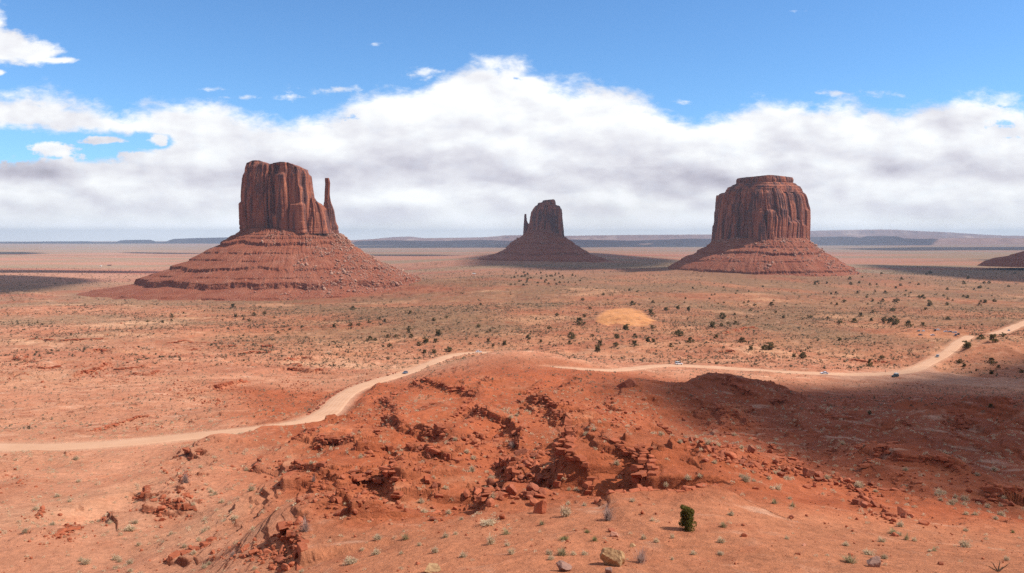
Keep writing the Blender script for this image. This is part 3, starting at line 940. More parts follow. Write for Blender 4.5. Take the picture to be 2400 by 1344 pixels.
COLR = np.empty(Z.shape + (3,), F32)
COLR[:] = red
f1 = fbm(GX, GY, 34, 4, 101); f2 = fbm(GX, GY, 9, 4, 102); f3 = fbm(GX, GY, 130, 4, 103); f4 = fbm(GX, GY, 60, 5, 104)
mixc(COLR, redlt, np.clip(0.05 + 1.1 * f1 + 0.5 * f2, 0, 0.7))
mixc(COLR, tan_, sstep(0.18, 0.55, f1 + 0.6 * f2) * sstep(0.42, 0.12, SL) * 0.6)
mixc(COLR, Cc(0.49, 0.212, 0.110), sstep(100, 82, YD) * 0.58)
mixc(COLR, Cc(0.60, 0.36, 0.24), sstep(110, 90, YD) * sstep(0.16, 0.40, fbm(GX + 0.6 * GY, GY * 1.6, 8, 5, 137)) * 0.55)
mixc(COLR, Cc(0.34, 0.105, 0.050), sstep(110, 90, YD) * sstep(0.12, 0.36, fbm(GX, GY * 1.3 + 40, 11, 5, 139)) * 0.6)
mixc(COLR, darkred, sstep(0.8, 1.6, SL) * 0.3 * (YD > 70))
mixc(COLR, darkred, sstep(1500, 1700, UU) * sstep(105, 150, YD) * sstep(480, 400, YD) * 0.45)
lf = np.maximum(leftness * sstep(60, 100, YD), sstep(400, 470, YD))
mixc(COLR, pink, lf * np.clip(0.72 + 0.5 * f1, 0, 1))
mixc(COLR, Cc(0.45, 0.165, 0.085), lf * sstep(0.05, 0.35, f2 + f1 * 0.5) * 0.6)
mixc(COLR, darkred, lf * sstep(0.40, 0.8, SL) * 0.75)
mixc(COLR, tan_, lf * sstep(0.05, 0.4, f4) * 0.65)
mp = sstep(430, 700, YD + 200 * f3) * sstep(300, 900, UU + 300 * f3 + 0.25 * (YD - 600))
mixc(COLR, orange, mp * np.clip(0.7 + 0.6 * f3, 0, 1))
mixc(COLR, Cc(0.40, 0.145, 0.075), sstep(0.08, 0.3, fbm(GX, GY, 170, 4, 107)) * sstep(650, 900, YD) * 0.65)
bx = [(px_at0(520, 1900), 1900, 640, 520), (px_at0(1785, 2500), 2500, 400, 400), (px_at0(1280, 3700), 3700, 560, 520)]
for (cx_, cy_, ax_, ay_) in bx:
    dd = np.sqrt(((GX - cx_) / ax_) ** 2 + ((GY - cy_) / ay_) ** 2) + 0.25 * f4
    mixc(COLR, Cc(0.35, 0.112, 0.060), sstep(1.25, 0.85, dd) * 0.85)
mixc(COLR, Cc(0.40, 0.145, 0.078), midp * sstep(-0.12, 0.18, fbm(GX, GY * 1.4, 95, 5, 131)) * 0.70)
sc = sstep(560, 900, YD) * sstep(-0.22, 0.22, fbm(GX, GY * 0.8, 210, 5, 105) + 0.1 * sstep(1000, 1600, YD))
mixc(COLR, scrubc, sc * 0.72)
mixc(COLR, Cc(0.60, 0.33, 0.19), midp * sstep(0.10, 0.30, fbm(GX + 200, GY * 1.2, 140, 4, 135)) * 0.7)
sh_ = sstep(1540, 1700, UU) * sstep(110, 150, YD) * sstep(470, 420, YD)
mixc(COLR, Cc(0.58, 0.36, 0.25), sh_ * sstep(0.12, 0.34, fbm(GX + 0.4 * GY, GY * 2.2, 16, 5, 133)) * 0.6)
fp = sstep(1900, 3200, YD)
mixc(COLR, farpink, fp)
fb = fbm(GX * 0.35, GY, 900, 5, 106)
mixc(COLR, fargreen, fp * sstep(-0.10, 0.12, fb) * 0.9)
mixc(COLR, Cc(0.42, 0.15, 0.095), fp * sstep(0.15, 0.3, fbm(GX * 0.3, GY, 600, 4, 108)) * 0.8)
mixc(COLR, Cc(0.33, 0.27, 0.20), sstep(6500, 9000, YD) * 0.5)
mixc(COLR, Cc(0.50, 0.27, 0.175), LOT * 0.75)
mixc(COLR, Cc(0.56, 0.25, 0.13), PARK * 0.8)
mixc(COLR, dune, DUNE * 0.95)
mixc(COLR, Cc(0.56, 0.32, 0.20), roadmask * 0.75)
st_ = fbm(GX + 0.25 * GY, GY * 2.0, 13, 4, 151)
far_ = sstep(230, 300, YD) * sstep(2200, 1300, YD) * lf
mixc(COLR, Cc(0.33, 0.110, 0.058), far_ * sstep(0.10, 0.34, st_) * 0.75)
mixc(COLR, Cc(0.62, 0.37, 0.245), far_ * sstep(-0.12, -0.36, st_) * 0.55)
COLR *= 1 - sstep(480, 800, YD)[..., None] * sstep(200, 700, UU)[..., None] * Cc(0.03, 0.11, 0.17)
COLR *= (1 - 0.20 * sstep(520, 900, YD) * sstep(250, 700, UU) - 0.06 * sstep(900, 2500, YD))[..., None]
COLR *= 0.96 * (1 + 0.22 * fbm(GX, GY, 3.2, 4, 109))[..., None]
rockat = np.clip(rock + sstep(0.5, 0.9, SL), 0, 1) * (1 - roadmask)


def build_ground():
    n, m = Z.shape
    V = np.stack([GX, GY, Z], -1).reshape(-1, 3)
    me = grid_mesh('ground', V, lattice_faces(n, m)[:, ::-1])
    a = me.attributes.new('soil', 'FLOAT_COLOR', 'POINT')
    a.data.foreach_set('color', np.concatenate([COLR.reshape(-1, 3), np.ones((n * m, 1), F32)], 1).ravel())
    b = me.attributes.new('rocky', 'FLOAT', 'POINT')
    b.data.foreach_set('value', rockat.astype(F32).ravel())
    o = link('ground', me, M_GROUND)
    tag(o, 'red sandy desert ground with ledges and hollows', None, None, 'structure')
    return o


build_ground()

for (P, hw) in ROAD_W:
    tg = np.gradient(P[:, :2], axis=0); tg /= np.hypot(tg[:, 0], tg[:, 1])[:, None]
    nr = np.stack([tg[:, 1], -tg[:, 0]], 1)
    acr = np.linspace(-1, 1, 9)
    s = np.arange(len(P)) * 4.0
    ed = hw * (1 + 0.20 * fbm(s, s * 0 + 3.3 + hw, 30, 3, 111))
    V = np.empty((len(P), 9, 3))
    for k, c in enumerate(acr):
        V[:, k, :2] = P[:, :2] + nr * (c * ed)[:, None]
        V[:, k, 2] = P[:, 2] + 0.06 - 0.30 * abs(c) ** 6
    me = grid_mesh('road', V.reshape(-1, 3), lattice_faces(len(P), 9))
    a = me.attributes.new('across', 'FLOAT', 'POINT')
    a.data.foreach_set('value', np.tile(acr, len(P)).astype(F32))
    o = link('road', me, M_ROAD)
    tag(o, 'pale graded dirt road', None, None, 'structure')

# ------------------------------------------------------------------ buttes
def px_at(u, v, Y):
    t, s = ray(u, v)
    return t * Y, s * Y


def outline(kind, th):
    """plan shape with x spanning -1..1; th = 0 looks right, -pi/2 towards the camera"""
    if kind == 'ellipse':
        return np.cos(th), np.sin(th)
    pts = np.array(kind, float)
    ang = np.arctan2(pts[:, 1], pts[:, 0])
    o = np.argsort(ang); pts = pts[o]
    x = np.zeros_like(th); y = np.zeros_like(th)
    c, s = np.cos(th), np.sin(th)
    best = np.full(th.shape, 1e9)
    for k in range(len(pts)):
        a, b = pts[k], pts[(k + 1) % len(pts)]
        d = b - a
        den = c * d[1] - s * d[0]
        den = np.where(np.abs(den) < 1e-9, 1e-9, den)
        r = (a[0] * d[1] - a[1] * d[0]) / den
        q = (a[0] * s - a[1] * c) / den
        ok = (r > 0) & (q >= -1e-6) & (q <= 1 + 1e-6)
        best = np.where(ok & (r < best), r, best)
    best = np.where(best > 1e8, 1.0, best)
    w = np.ones(9) / 9
    best = np.convolve(np.pad(best, 4, mode='wrap'), w, 'valid')
    x, y = best * c, best * s
    return x / max(abs(x.max()), 1e-6) * (x > 0) + x / max(abs(x.min()), 1e-6) * (x <= 0), y


def columns1d(s, seed, width, zrel):
    """slabs and pillars divided by sharp cracks: depth in units of the flute (0 = face, negative = set back)"""
    q = s / width
    k = np.floor(q)
    d1 = np.full(s.shape, 9.0); d2 = np.full(s.shape, 9.0); id1 = np.zeros(s.shape)
    for off in (-1, 0, 1):
        kk = (k + off).astype(np.int64)
        jit = _hash(kk, kk * 0 + seed, seed).astype(F32) / 4294967296.0
        c = kk + 0.08 + 0.84 * jit
        d = np.abs(q - c)
        d2 = np.where(d < d1, d1, np.minimum(d2, d)); id1 = np.where(d < d1, kk, id1); d1 = np.minimum(d, d1)
    kk = id1.astype(np.int64)
    h1 = _hash(kk, kk * 0 + 77, seed + 5).astype(F32) / 4294967296.0
    h2 = _hash(kk, kk * 0 + 99, seed + 6).astype(F32) / 4294967296.0
    e = np.clip((d2 - d1) * 3.6, 0, 1)
    body = np.sqrt(np.clip(1 - (1 - e) ** 2, 0, 1)) - 1.0
    ztop = 0.35 + 0.9 * h2 - 0.25 * (1 - e) ** 2
    setb = sstep(ztop - 0.015, ztop + 0.03, zrel) * (ztop < 0.97)
    return 0.75 * body - 0.55 * (1 - h1) - 0.7 * setb + 0.40


def stack(name, levels, Y, plan, depth, mat, parent, flutes=(), seed=1, dz=1.0, top=None, rough=1.0, n=760, ledges=(), gully=0.0, foot=0.0, yoff=0.0, lean=0.0, topn=1.2, notch=None):
    """a landform as stacked cross-sections whose left and right edges follow (pixel row, left column, right column)"""
    lv = sorted(levels)
    zs = np.array([px_at(CU, v, Y)[1] for v, a, b in lv])[::-1]
    xl = np.array([px_at(a, v, Y)[0] for v, a, b in lv])[::-1]
    xr = np.array([px_at(b, v, Y)[0] for v, a, b in lv])[::-1]
    zz = np.arange(zs[0] - foot, zs[-1] + dz * 0.5, dz)
    th = np.linspace(-math.pi, math.pi, n, endpoint=False)
    ox, oy = outline(plan, th)
    per = np.concatenate([[0], np.cumsum(np.hypot(np.diff(ox), np.diff(oy)))])
    W0 = 0.5 * float(np.mean(xr - xl))
    per = per * W0
    seam = np.minimum(sstep(0, 0.06, (th + math.pi) / (2 * math.pi)), sstep(1, 0.94, (th + math.pi) / (2 * math.pi)))
    Zg, Tg = np.meshgrid(zz, th, indexing='ij')
    Pg = np.broadcast_to(per[None, :], Zg.shape)
    ze = Zg.copy()
    for (v, hp, brk) in ledges:
        zl = px_at(CU, v, Y)[1]; h = hp / FOC * Y
        wob = zl + h * (0.7 * fbm(Pg, Pg * 0 + v, 40, 3, seed + int(v)) + (1.5 if v < 670 else 0.5) * fbm(Pg, Pg * 0 + v, 160, 2, seed + int(v) + 3) * seam[None, :])
        kx = Zg - wob
        e = np.interp(kx, [-2.4 * h, -h, -0.02, 0.0], [-2.4 * h, -0.12 * h, 0.0, 0.0])
        w = sstep(brk - 0.25, brk + 0.15, 0.5 + 0.9 * fbm(Pg, Pg * 0 + v * 1.7, 55, 3, seed + int(v) + 5))
        inb = (kx > -2.4 * h) & (kx < 0)
        ze = np.where(inb, ze + (e - kx) * w, ze)
    zc = np.clip(ze, zs[0], zs[-1])
    L = np.interp(zc, zs, xl); Rr = np.interp(zc, zs, xr)
    if foot:
        ex = np.maximum(zs[0] - Zg, 0) * 1.5
        L = L - ex; Rr = Rr + ex
    cx = (L + Rr) / 2; hw = (Rr - L) / 2
    dh = np.interp(zc, zs, [depth(v) for v, a, b in lv][::-1]) if callable(depth) else hw * depth
    if foot:
        dh = dh + np.maximum(zs[0] - Zg, 0) * 1.5
    X = cx + hw * ox[None, :]; Yy = Y + yoff + dh * oy[None, :] + lean * (Zg - zs[0])
    nx = np.gradient(oy); ny = -np.gradient(ox)
    nn = np.hypot(nx, ny) + 1e-9
    nx, ny = nx / nn, ny / nn
    disp = np.zeros(Zg.shape)
    warp = 5.0 * fbm(Pg, Zg * 0.35, 26, 3, seed + 3)
    for (wd, am) in flutes:
        amp = am * (0.35 + 1.3 * np.clip(0.45 + 1.1 * fbm(Pg, Zg * 0.4, wd * 3.0, 3, seed + 9 + int(wd)), 0, 1.2))
        disp += amp * columns1d(Pg + warp * min(1.2, wd / 12), seed + int(wd * 7), wd, (Zg - zs[0]) / (zs[-1] - zs[0])) * seam[None, :]
    disp += rough * 1.5 * fbm(Pg, Zg, 22, 5, seed + 21) * (0.3 + 0.7 * seam[None, :])
    disp += rough * 0.5 * fbm(Pg, Zg * 2.5, 5, 3, seed + 22)
    if gully:
        lob = fbm(Pg, Zg * 0.25, 95, 3, seed + 26) * seam[None, :]
        disp += gully * 3.0 * lob * sstep(zs[-1], zs[0], Zg)
        disp += gully * fbm(Pg, Zg * 0.12, 30, 4, seed + 23) * (0.3 + 0.7 * seam[None, :])
        disp += gully * 0.35 * fbm(Pg, Zg, 7, 4, seed + 24)
        disp += gully * 0.30 * fbm(Pg, Zg * 0.3, 9, 3, seed + 25, 0.5, True)
    else:
        zr_ = (Zg - zs[0]) / (zs[-1] - zs[0])
        bed = fbm(Zg + 2.0 * fbm(Pg, Zg, 30, 2, seed + 50), Pg * 0.02, 4.5, 3, seed + 51)
        disp -= rough * 1.5 * sstep(0.05, 0.25, bed) * (0.25 + sstep(0.22, 0.05, zr_) + 1.2 * sstep(0.84, 0.97, zr_))
    if notch:
        for (u0, wpx, dp, v0, v1) in notch:
            x0 = px_at(u0, v0, Y)[0]; wn = wpx / FOC * Y
            z0, z1 = px_at(CU, v1, Y)[1], px_at(CU, v0, Y)[1]
            g_ = np.exp(-((X - x0 - 2 * fbm(Zg, Zg * 0 + u0, 30, 2, seed + 40)) / wn) ** 2) * (oy[None, :] < 0) * sstep(z0 - 6, z0 + 6, Zg) * sstep(z1 + 6, z1 - 6, Zg)
            disp -= dp * g_
    X = X + nx * disp; Yy = Yy + ny * disp
    Zv = Zg.copy()
    rings = [np.stack([X, Yy, Zv], -1)]
    # close the summit with shrinking rings
    c = rings[0][-1].mean(0)
    for k in (0.93, 0.82, 0.66, 0.48, 0.3, 0.14, 0.03):
        q = c + (rings[0][-1] - c) * k
        q[:, 2] = rings[0][-1][:, 2] + topn * fbm(q[:, 0], q[:, 1], 12, 3, seed + 33) * (1 - k)
        rings.append(q[None])
    V = np.concatenate(rings, 0)
    if top is not None:
        tu = np.array([px_at(u, v, Y)[0] for u, v in top]); tz = np.array([px_at(u, v, Y)[1] for u, v in top])
        zt = np.interp(V[..., 0], tu, tz) + 0.9 * topn * fbm(V[..., 0], V[..., 1], 9, 3, seed + 35)
        V[..., 2] = np.minimum(V[..., 2], zt)
    nl = V.shape[0]
    F = lattice_faces(nl, n, wrap=True)
    loc = np.array(parent.location) if parent is not None else np.zeros(3)
    p = parent
    while p is not None and p.parent is not None:
        p = p.parent
        loc = loc + np.array(p.location)
    me = grid_mesh(name, V.reshape(-1, 3) - loc, F)
    return link(name, me, mat, parent)


def butte_root(name, label, Y, u, v):
    x, z = px_at(u, v, Y)
    return thing(name, label, 'butte', (x, Y, z))


# the left butte with its thumb
Y1 = 1900.0
b1 = butte_root('butte', 'tall flat-topped sandstone butte with a slim thumb-like spire on its right side', Y1, 640, 700)
stack('talus_slope', [(536, 570, 768), (543, 566, 782), (550, 553, 797), (560, 536, 812), (569, 520, 822), (577, 508, 829), (588, 492, 843), (595, 480, 855), (605, 460, 872), (613, 447, 885), (622, 415, 905), (627, 403, 924), (637, 386, 938), (643, 364, 952), (650, 345, 975), (657, 315, 990), (664, 290, 1003),
                      (672, 262, 1015), (680, 215, 1020), (690, 190, 1020), (700, 160, 1020), (710, 130, 1020), (722, 90, 1010)],
      Y1, 'ellipse', lambda v: np.interp(v, [536, 560, 600, 650, 680, 722], [62, 88, 150, 235, 290, 345]), M_TALUS, b1, seed=3, dz=0.8, n=1500, rough=0.8, gully=8.0, foot=14.0,
      ledges=((548, 2.0, 0.3), (557, 2.5, 0.35), (566, 7.5, 0.25), (590, 3.5, 0.5), (606, 3.2, 0.55), (622, 6.5, 0.38), (629, 3.0, 0.6), (640, 3.5, 0.55), (650, 13.0, 0.26), (677, 4.0, 0.25), (685, 3.4, 0.25), (693, 4.2, 0.2), (701, 3.6, 0.2), (709, 3.6, 0.25), (715, 2.4, 0.3)))
top1 = [(560, 418), (567, 416), (573, 406), (576, 394), (583, 385), (597, 378), (613, 378), (620, 381), (625, 384), (631, 387), (643, 387), (655, 385), (667, 384), (680, 385), (690, 386), (700, 391), (710, 396), (720, 398), (725, 403), (729, 412), (740, 420)]
cl1 = stack('cliff', [(377, 577, 716), (386, 577, 720), (396, 575, 724), (405, 574, 727), (412, 570, 727.5), (420, 568, 728), (433, 567, 729), (460, 565, 732), (493, 567, 734), (520, 568, 735), (537, 569, 737), (548, 568, 740)],
            Y1, [(-1, -0.2), (-0.96, -0.42), (-0.2, -0.66), (0.08, -0.72), (0.3, -0.98), (0.9, -1.12), (1, -0.8), (1, 0.4), (0.7, 0.9), (-0.6, 0.9), (-1, 0.5)], 0.8, M_CLIFF, b1, flutes=((50, 8.0), (22, 3.6), (9, 0.7)), seed=15, dz=0.9, top=top1, rough=0.8, n=1100,
            notch=[(655, 5, 9, 388, 505), (628, 2.2, 4, 384, 470), (706, 1.6, 3, 395, 470), (600, 1.6, 3, 390, 500)])
stack('buttress', [(462, 731, 746), (465, 728, 749), (472, 725, 755), (482, 722, 766), (492, 720, 771), (510, 716, 776), (530, 710, 780), (548, 703, 786)],
      Y1, [(-1, -0.8), (0, -1.1), (0.8, -0.8), (1, 0), (0.8, 0.8), (-0.8, 0.8), (-1, 0)], 0.85, M_CLIFF, b1, flutes=((13, 6.0), (6, 2.0)), seed=23, dz=0.8, rough=0.8, n=560, yoff=-28.0,
      top=[(715, 462), (731, 464), (735, 470), (738, 465), (744, 466), (748, 474), (756, 478), (761, 482), (766, 486), (775, 490)])
stack('spire', [(418, 763, 773), (424, 763, 775), (430, 763.5, 776), (445, 763, 775), (460, 762.5, 775), (470, 762, 776.5), (477, 761.5, 778), (485, 761, 781), (493, 759, 784), (507, 758, 786), (520, 757, 788), (532, 756, 793), (540, 755, 794), (551, 753, 795)],
      Y1, [(-1, -0.8), (0.3, -1.0), (1, -0.5), (1, 0.6), (-0.6, 1)], 0.8, M_CLIFF, b1, flutes=((6, 1.5), (3, 0.6)), seed=31, dz=0.8, rough=0.5, n=360, yoff=-8.0)
# the right butte
Y3 = 2500.0
b3 = butte_root('butte', 'massive blocky sandstone butte with fluted walls and a layered cap, rightmost large butte', Y3, 1782, 640)
stack('talus_slope', [(558, 1690, 1880), (566, 1674, 1889), (572, 1668, 1896), (580, 1655, 1907), (586, 1643, 1917), (594, 1629, 1930), (601, 1615, 1941), (610, 1601, 1956), (621, 1581, 1974), (629, 1570, 1992), (637, 1563, 2003), (645, 1556, 2016), (654, 1548, 2032)],
      Y3, 'ellipse', lambda v: np.interp(v, [558, 580, 610, 654], [130, 165, 225, 290]), M_TALUS, b3, seed=43, dz=0.9, n=1100, rough=0.9, gully=9.0, foot=14.0,
      ledges=((576, 3.2, 0.4), (588, 5.0, 0.25), (594, 3.0, 0.45), (608, 2.6, 0.5), (628, 5.0, 0.2), (637, 2.6, 0.4), (648, 2.4, 0.4)))
top3 = [(1660, 452), (1679, 458), (1693, 458), (1696, 455), (1703, 447), (1705, 441), (1714, 437), (1727, 431), (1727.5, 421), (1732, 418), (1765, 416), (1794, 413.5), (1805, 415), (1850, 417.5), (1856, 421), (1857, 430), (1872, 440), (1876, 450), (1882, 456), (1890, 472), (1900, 480)]
plan3 = [(-1, 0.1), (-0.8, -0.45), (-0.18, -1.0), (0.1, -0.98), (0.55, -0.72), (0.95, -0.35), (1, 0.2), (0.8, 0.8), (0, 1.0), (-0.8, 0.7)]
cl3 = stack('cliff', [(440, 1692, 1870), (450, 1686, 1876), (458, 1680, 1883), (469, 1679, 1887), (480, 1678, 1889), (492, 1677.5, 1891), (505, 1677, 1892), (520, 1676.5, 1892), (536, 1674, 1891), (552, 1673.5, 1890), (568, 1672, 1890), (580, 1670, 1892)],
            Y3, plan3, 0.95, M_CLIFF, b3, flutes=((52, 12.0), (22, 8.0), (9, 2.4)), seed=57, dz=1.0, top=[(1660, 452), (1679, 458), (1693, 458), (1697, 455), (1706, 450), (1760, 444), (1868, 446), (1876, 450), (1882, 456), (1890, 472), (1900, 480)], rough=1.0, n=1200,
            notch=[(1765, 2.5, 12, 440, 540), (1716, 2.0, 6, 455, 560)])
cap3 = stack('cap', [(414, 1732, 1850), (418, 1729, 1855), (423, 1727, 1857), (428, 1728, 1856), (430, 1727, 1855), (431, 1722, 1860), (437, 1713, 1868), (440, 1707, 1873), (444, 1704, 1875), (449, 1702, 1877), (454, 1700, 1878)],
             Y3, plan3, 0.88, M_CLIFF, cl3, flutes=((16, 2.5), (6, 1.2)), seed=61, dz=0.6, top=top3, rough=0.8, n=800, ledges=((424, 3, 0.2), (434, 2, 0.2), (440, 2.5, 0.1), (446, 2, 0.2)))
stack('buttress', [(492, 1752, 1758), (500, 1749, 1761), (520, 1747, 1766), (545, 1745, 1768), (566, 1743, 1770)], Y3, [(-1, 0), (-0.6, -0.9), (0.5, -1), (1, 0), (0, 1)], 1.3, M_CLIFF, b3, flutes=((9, 2.0), (4, 0.7)), seed=65, dz=1.0, n=300, yoff=-118, rough=0.7)
stack('buttress', [(530, 1771, 1779), (535, 1769, 1782), (550, 1767, 1785), (567, 1766, 1786)], Y3, [(-1, 0), (-0.6, -0.9), (0.5, -1), (1, 0), (0, 1)], 1.3, M_CLIFF, b3, flutes=((9, 2.0), (4, 0.7)), seed=66, dz=1.0, n=300, yoff=-122, rough=0.7)
# the middle butte, farther off
Y2 = 3700.0
b2 = butte_root('butte', 'small dark butte in cloud shade with a short spire on its left side', Y2, 1280, 620)
stack('talus_slope', [(540, 1236, 1312), (550, 1228, 1320), (556, 1221, 1322), (563, 1208, 1334), (570, 1196, 1344), (576, 1191, 1352), (583, 1186, 1362), (588, 1178, 1371), (592, 1168, 1378), (597, 1150, 1388), (604, 1128, 1410), (609, 1115, 1425), (615, 1090, 1450), (624, 1060, 1490), (632, 1030, 1530)],
      Y2, 'ellipse', lambda v: np.interp(v, [540, 560, 590, 632], [75, 110, 200, 420]), M_TALUS, b2, seed=71, dz=1.2, n=800, rough=1.0, gully=7.0, foot=16.0,
      ledges=((570, 2.6, 0.4), (580, 2.2, 0.5), (592, 4.0, 0.35), (606, 2.5, 0.2), (613, 2.2, 0.2), (620, 2.0, 0.3)))
cl2 = stack('cliff', [(481, 1257, 1313), (484, 1252, 1314.5), (492, 1246, 1316), (501, 1243.5, 1317), (511, 1242.5, 1317.5), (522, 1241, 1318.5), (536, 1238, 1320), (548, 1232, 1321), (558, 1228, 1322)],
            Y2, [(-1, -0.3), (-0.5, -0.9), (0.6, -1), (1, -0.6), (0.9, 0.6), (0, 1), (-0.8, 0.6)], 0.85, M_CLIFF, b2, flutes=((50, 9.0), (20, 4.5)), seed=77, dz=1.6, rough=1.0, n=560,
            top=[(1230, 500), (1244, 498), (1246, 492), (1250, 485), (1259, 481.5), (1302, 481.5), (1314, 484), (1322, 492)])
stack('cap', [(467, 1288, 1299), (470, 1273, 1300), (474, 1271, 1301.5), (476.5, 1261, 1302), (482, 1259.5, 1302), (485, 1258, 1303)], Y2, [(-1, -0.5), (0, -1), (1, -0.5), (1, 0.5), (0, 1), (-1, 0.5)], 0.8, M_CLIFF, cl2, flutes=((14, 3),), seed=79, dz=1.0, n=300, rough=0.8,
      top=[(1250, 477), (1260.5, 476), (1270, 475), (1272, 470.5), (1288, 468.5), (1298, 467.5), (1302, 472), (1304, 474)])
stack('spire', [(501.5, 1230, 1233.5), (505, 1229, 1234.5), (517, 1228.3, 1234.6), (523, 1228, 1237), (526, 1227.5, 1241), (536, 1227, 1244), (546, 1226.5, 1248), (556, 1225.5, 1252)], Y2, [(-1, -0.5), (0, -1), (1, -0.5), (1, 0.5), (0, 1), (-1, 0.5)], 0.7, M_CLIFF, b2, flutes=((9, 2),), seed=83, dz=1.2, n=240, rough=0.7)
# slope of a further butte that enters the picture at its right edge
Y4 = 3300.0
b4 = butte_root('butte', 'dark shaded foot of a butte cut off by the right edge of the view', Y4, 2520, 610)
stack('talus_slope', [(545, 2510, 2560), (560, 2484, 2590), (575, 2450, 2620), (583, 2428, 2640), (590, 2406, 2660), (596, 2386, 2680), (601, 2362, 2700), (606, 2336, 2730), (612, 2318, 2770)],
      Y4, 'ellipse', lambda v: np.interp(v, [545, 590, 612], [60, 130, 170]), M_TALUS, b4, seed=91, dz=1.5, n=520, gully=7.0, foot=20.0, ledges=((575, 3, 0.4), (598, 3, 0.4), (608, 2, 0.4)))
stack('cliff', [(440, 2480, 2550), (500, 2475, 2556), (550, 2470, 2562)], Y4, [(-1, -0.5), (0, -1), (1, -0.5), (1, 0.5), (0, 1), (-1, 0.5)], 0.9, M_CLIFF, b4, flutes=((30, 7), (12, 3)), seed=95, dz=2.0, n=400)

# ------------------------------------------------------------------ far mesas and mountains
def far_ridge(skyline, Y, base_v, depth, seed, mat, label, benches=()):
    us = np.arange(skyline[0][0], skyline[-1][0] + 1, 1.6)
    vt = np.interp(us, [p[0] for p in skyline], [p[1] for p in skyline])
    xs = (us - CU) / FOC * Y
    zt = np.array([ray(CU, v)[1] for v in vt]) * Y
    zb = ray(CU, base_v)[1] * Y - 60
    prof = [(0.0, 0.0), (0.10, 0.16), (0.20, 0.32), (0.30, 0.50), (0.36, 0.62), (0.40, 0.90), (0.43, 0.97), (0.5, 1.0), (0.8, 1.0), (0.9, 0.6), (1.0, 0.0)]
    pd = np.interp(np.linspace(0, 1, 44), np.linspace(0, 1, len(prof)), [p[0] for p in prof])
    ph = np.interp(np.linspace(0, 1, 44), np.linspace(0, 1, len(prof)), [p[1] for p in prof])
    X = np.broadcast_to(xs[:, None], (len(us), 44))
    wob = depth * 0.22 * fbm(X, X * 0 + seed, depth * 0.5, 5, seed, 0.55) + depth * 0.05 * fbm(X, X * 0 + pd[None] * depth, depth * 0.12, 4, seed + 2)
    Yv = Y + (pd[None, :] - 0.45) * depth + wob * (1 - pd[None, :])
    Zv = zb + (zt[:, None] - zb) * ph[None, :] + (zt[:, None] - zb) * 0.07 * fbm(X, Yv, depth * 0.2, 4, seed + 4) * (ph[None] < 0.99) * (ph[None] > 0.02)
    me = grid_mesh('hills', np.stack([X, Yv, Zv], -1).reshape(-1, 3), lattice_faces(len(us), 44)[:, ::-1])
    o = link('hills', me, mat)
    return tag(o, label, None, None, 'structure')


def mesa_material(name, c1, c2, c3):
    m, g, b = new_mat(name)
    pos = g.n('ShaderNodeNewGeometry').outputs['Position']
    x, y, z = g.sep(pos)
    zz = g.m('ADD', z, g.m('MULTIPLY', g.noise(pos, 0.0006, 3.0), 90.0))
    band = g.noise(g.xyz(0.0, 0.0, zz), 0.012, 4.0, 0.6)
    n = g.noise(pos, 0.0011, 7.0, 0.6)
    col = g.mix(g.lin(band, 0.35, 0.65), c1, c2)
    col = g.mix(g.m('MULTIPLY', g.ss(n, 0.52, 0.66), 0.8), col, c3)
    g.put(b.inputs['Base Color'], col)
    return m


M_MESA = mesa_material('mesa_rock', (0.22, 0.12, 0.085), (0.32, 0.17, 0.12), (0.48, 0.32, 0.24))
far_ridge([(-500, 571), (0, 572), (60, 571), (85, 567), (150, 566.5), (165, 571), (230, 570), (282, 567.5), (288, 563), (304, 563), (312, 567.5), (392, 567.5), (415, 560), (450, 558.5), (520, 557), (545, 560), (600, 563), (800, 566)], 25000, 577, 4600, 201, M_MESA, 'blue far mesas on the left horizon')
far_ridge([(780, 567), (900, 564), (1000, 566), (1120, 563), (1200, 566), (1330, 562), (1500, 565), (1640, 560), (1900, 562), (1925, 557), (1990, 555), (2060, 561), (2082, 554), (2100, 554), (2120, 559), (2200, 561), (2300, 558), (2400, 559), (2900, 562)], 19500, 575, 3800, 205, M_MESA, 'lower broken mesas along the right horizon')
far_ridge([(740, 566), (830, 563), (900, 559.5), (1050, 558), (1130, 556.5), (1165, 554), (1180, 552), (1230, 551.5), (1300, 553.5), (1400, 552), (1500, 551), (1650, 550), (1760, 549), (1900, 548.5), (2050, 549), (2200, 551), (2300, 552), (2400, 553), (2900, 554)], 28500, 568, 5500, 211, M_MESA, 'long flat far plateau on the right horizon')
far_ridge([(1780, 552), (1850, 547), (1920, 541), (2000, 539), (2090, 538), (2160, 542), (2230, 545), (2300, 550), (2360, 553)], 31000, 560, 3500, 217, M_MESA, 'faint blue mountain beyond the plateau')
far_ridge([(860, 562), (920, 556), (955, 555), (990, 559), (1060, 562)], 30500, 562, 3500, 219, M_MESA, 'faint blue mountain beyond the plain')

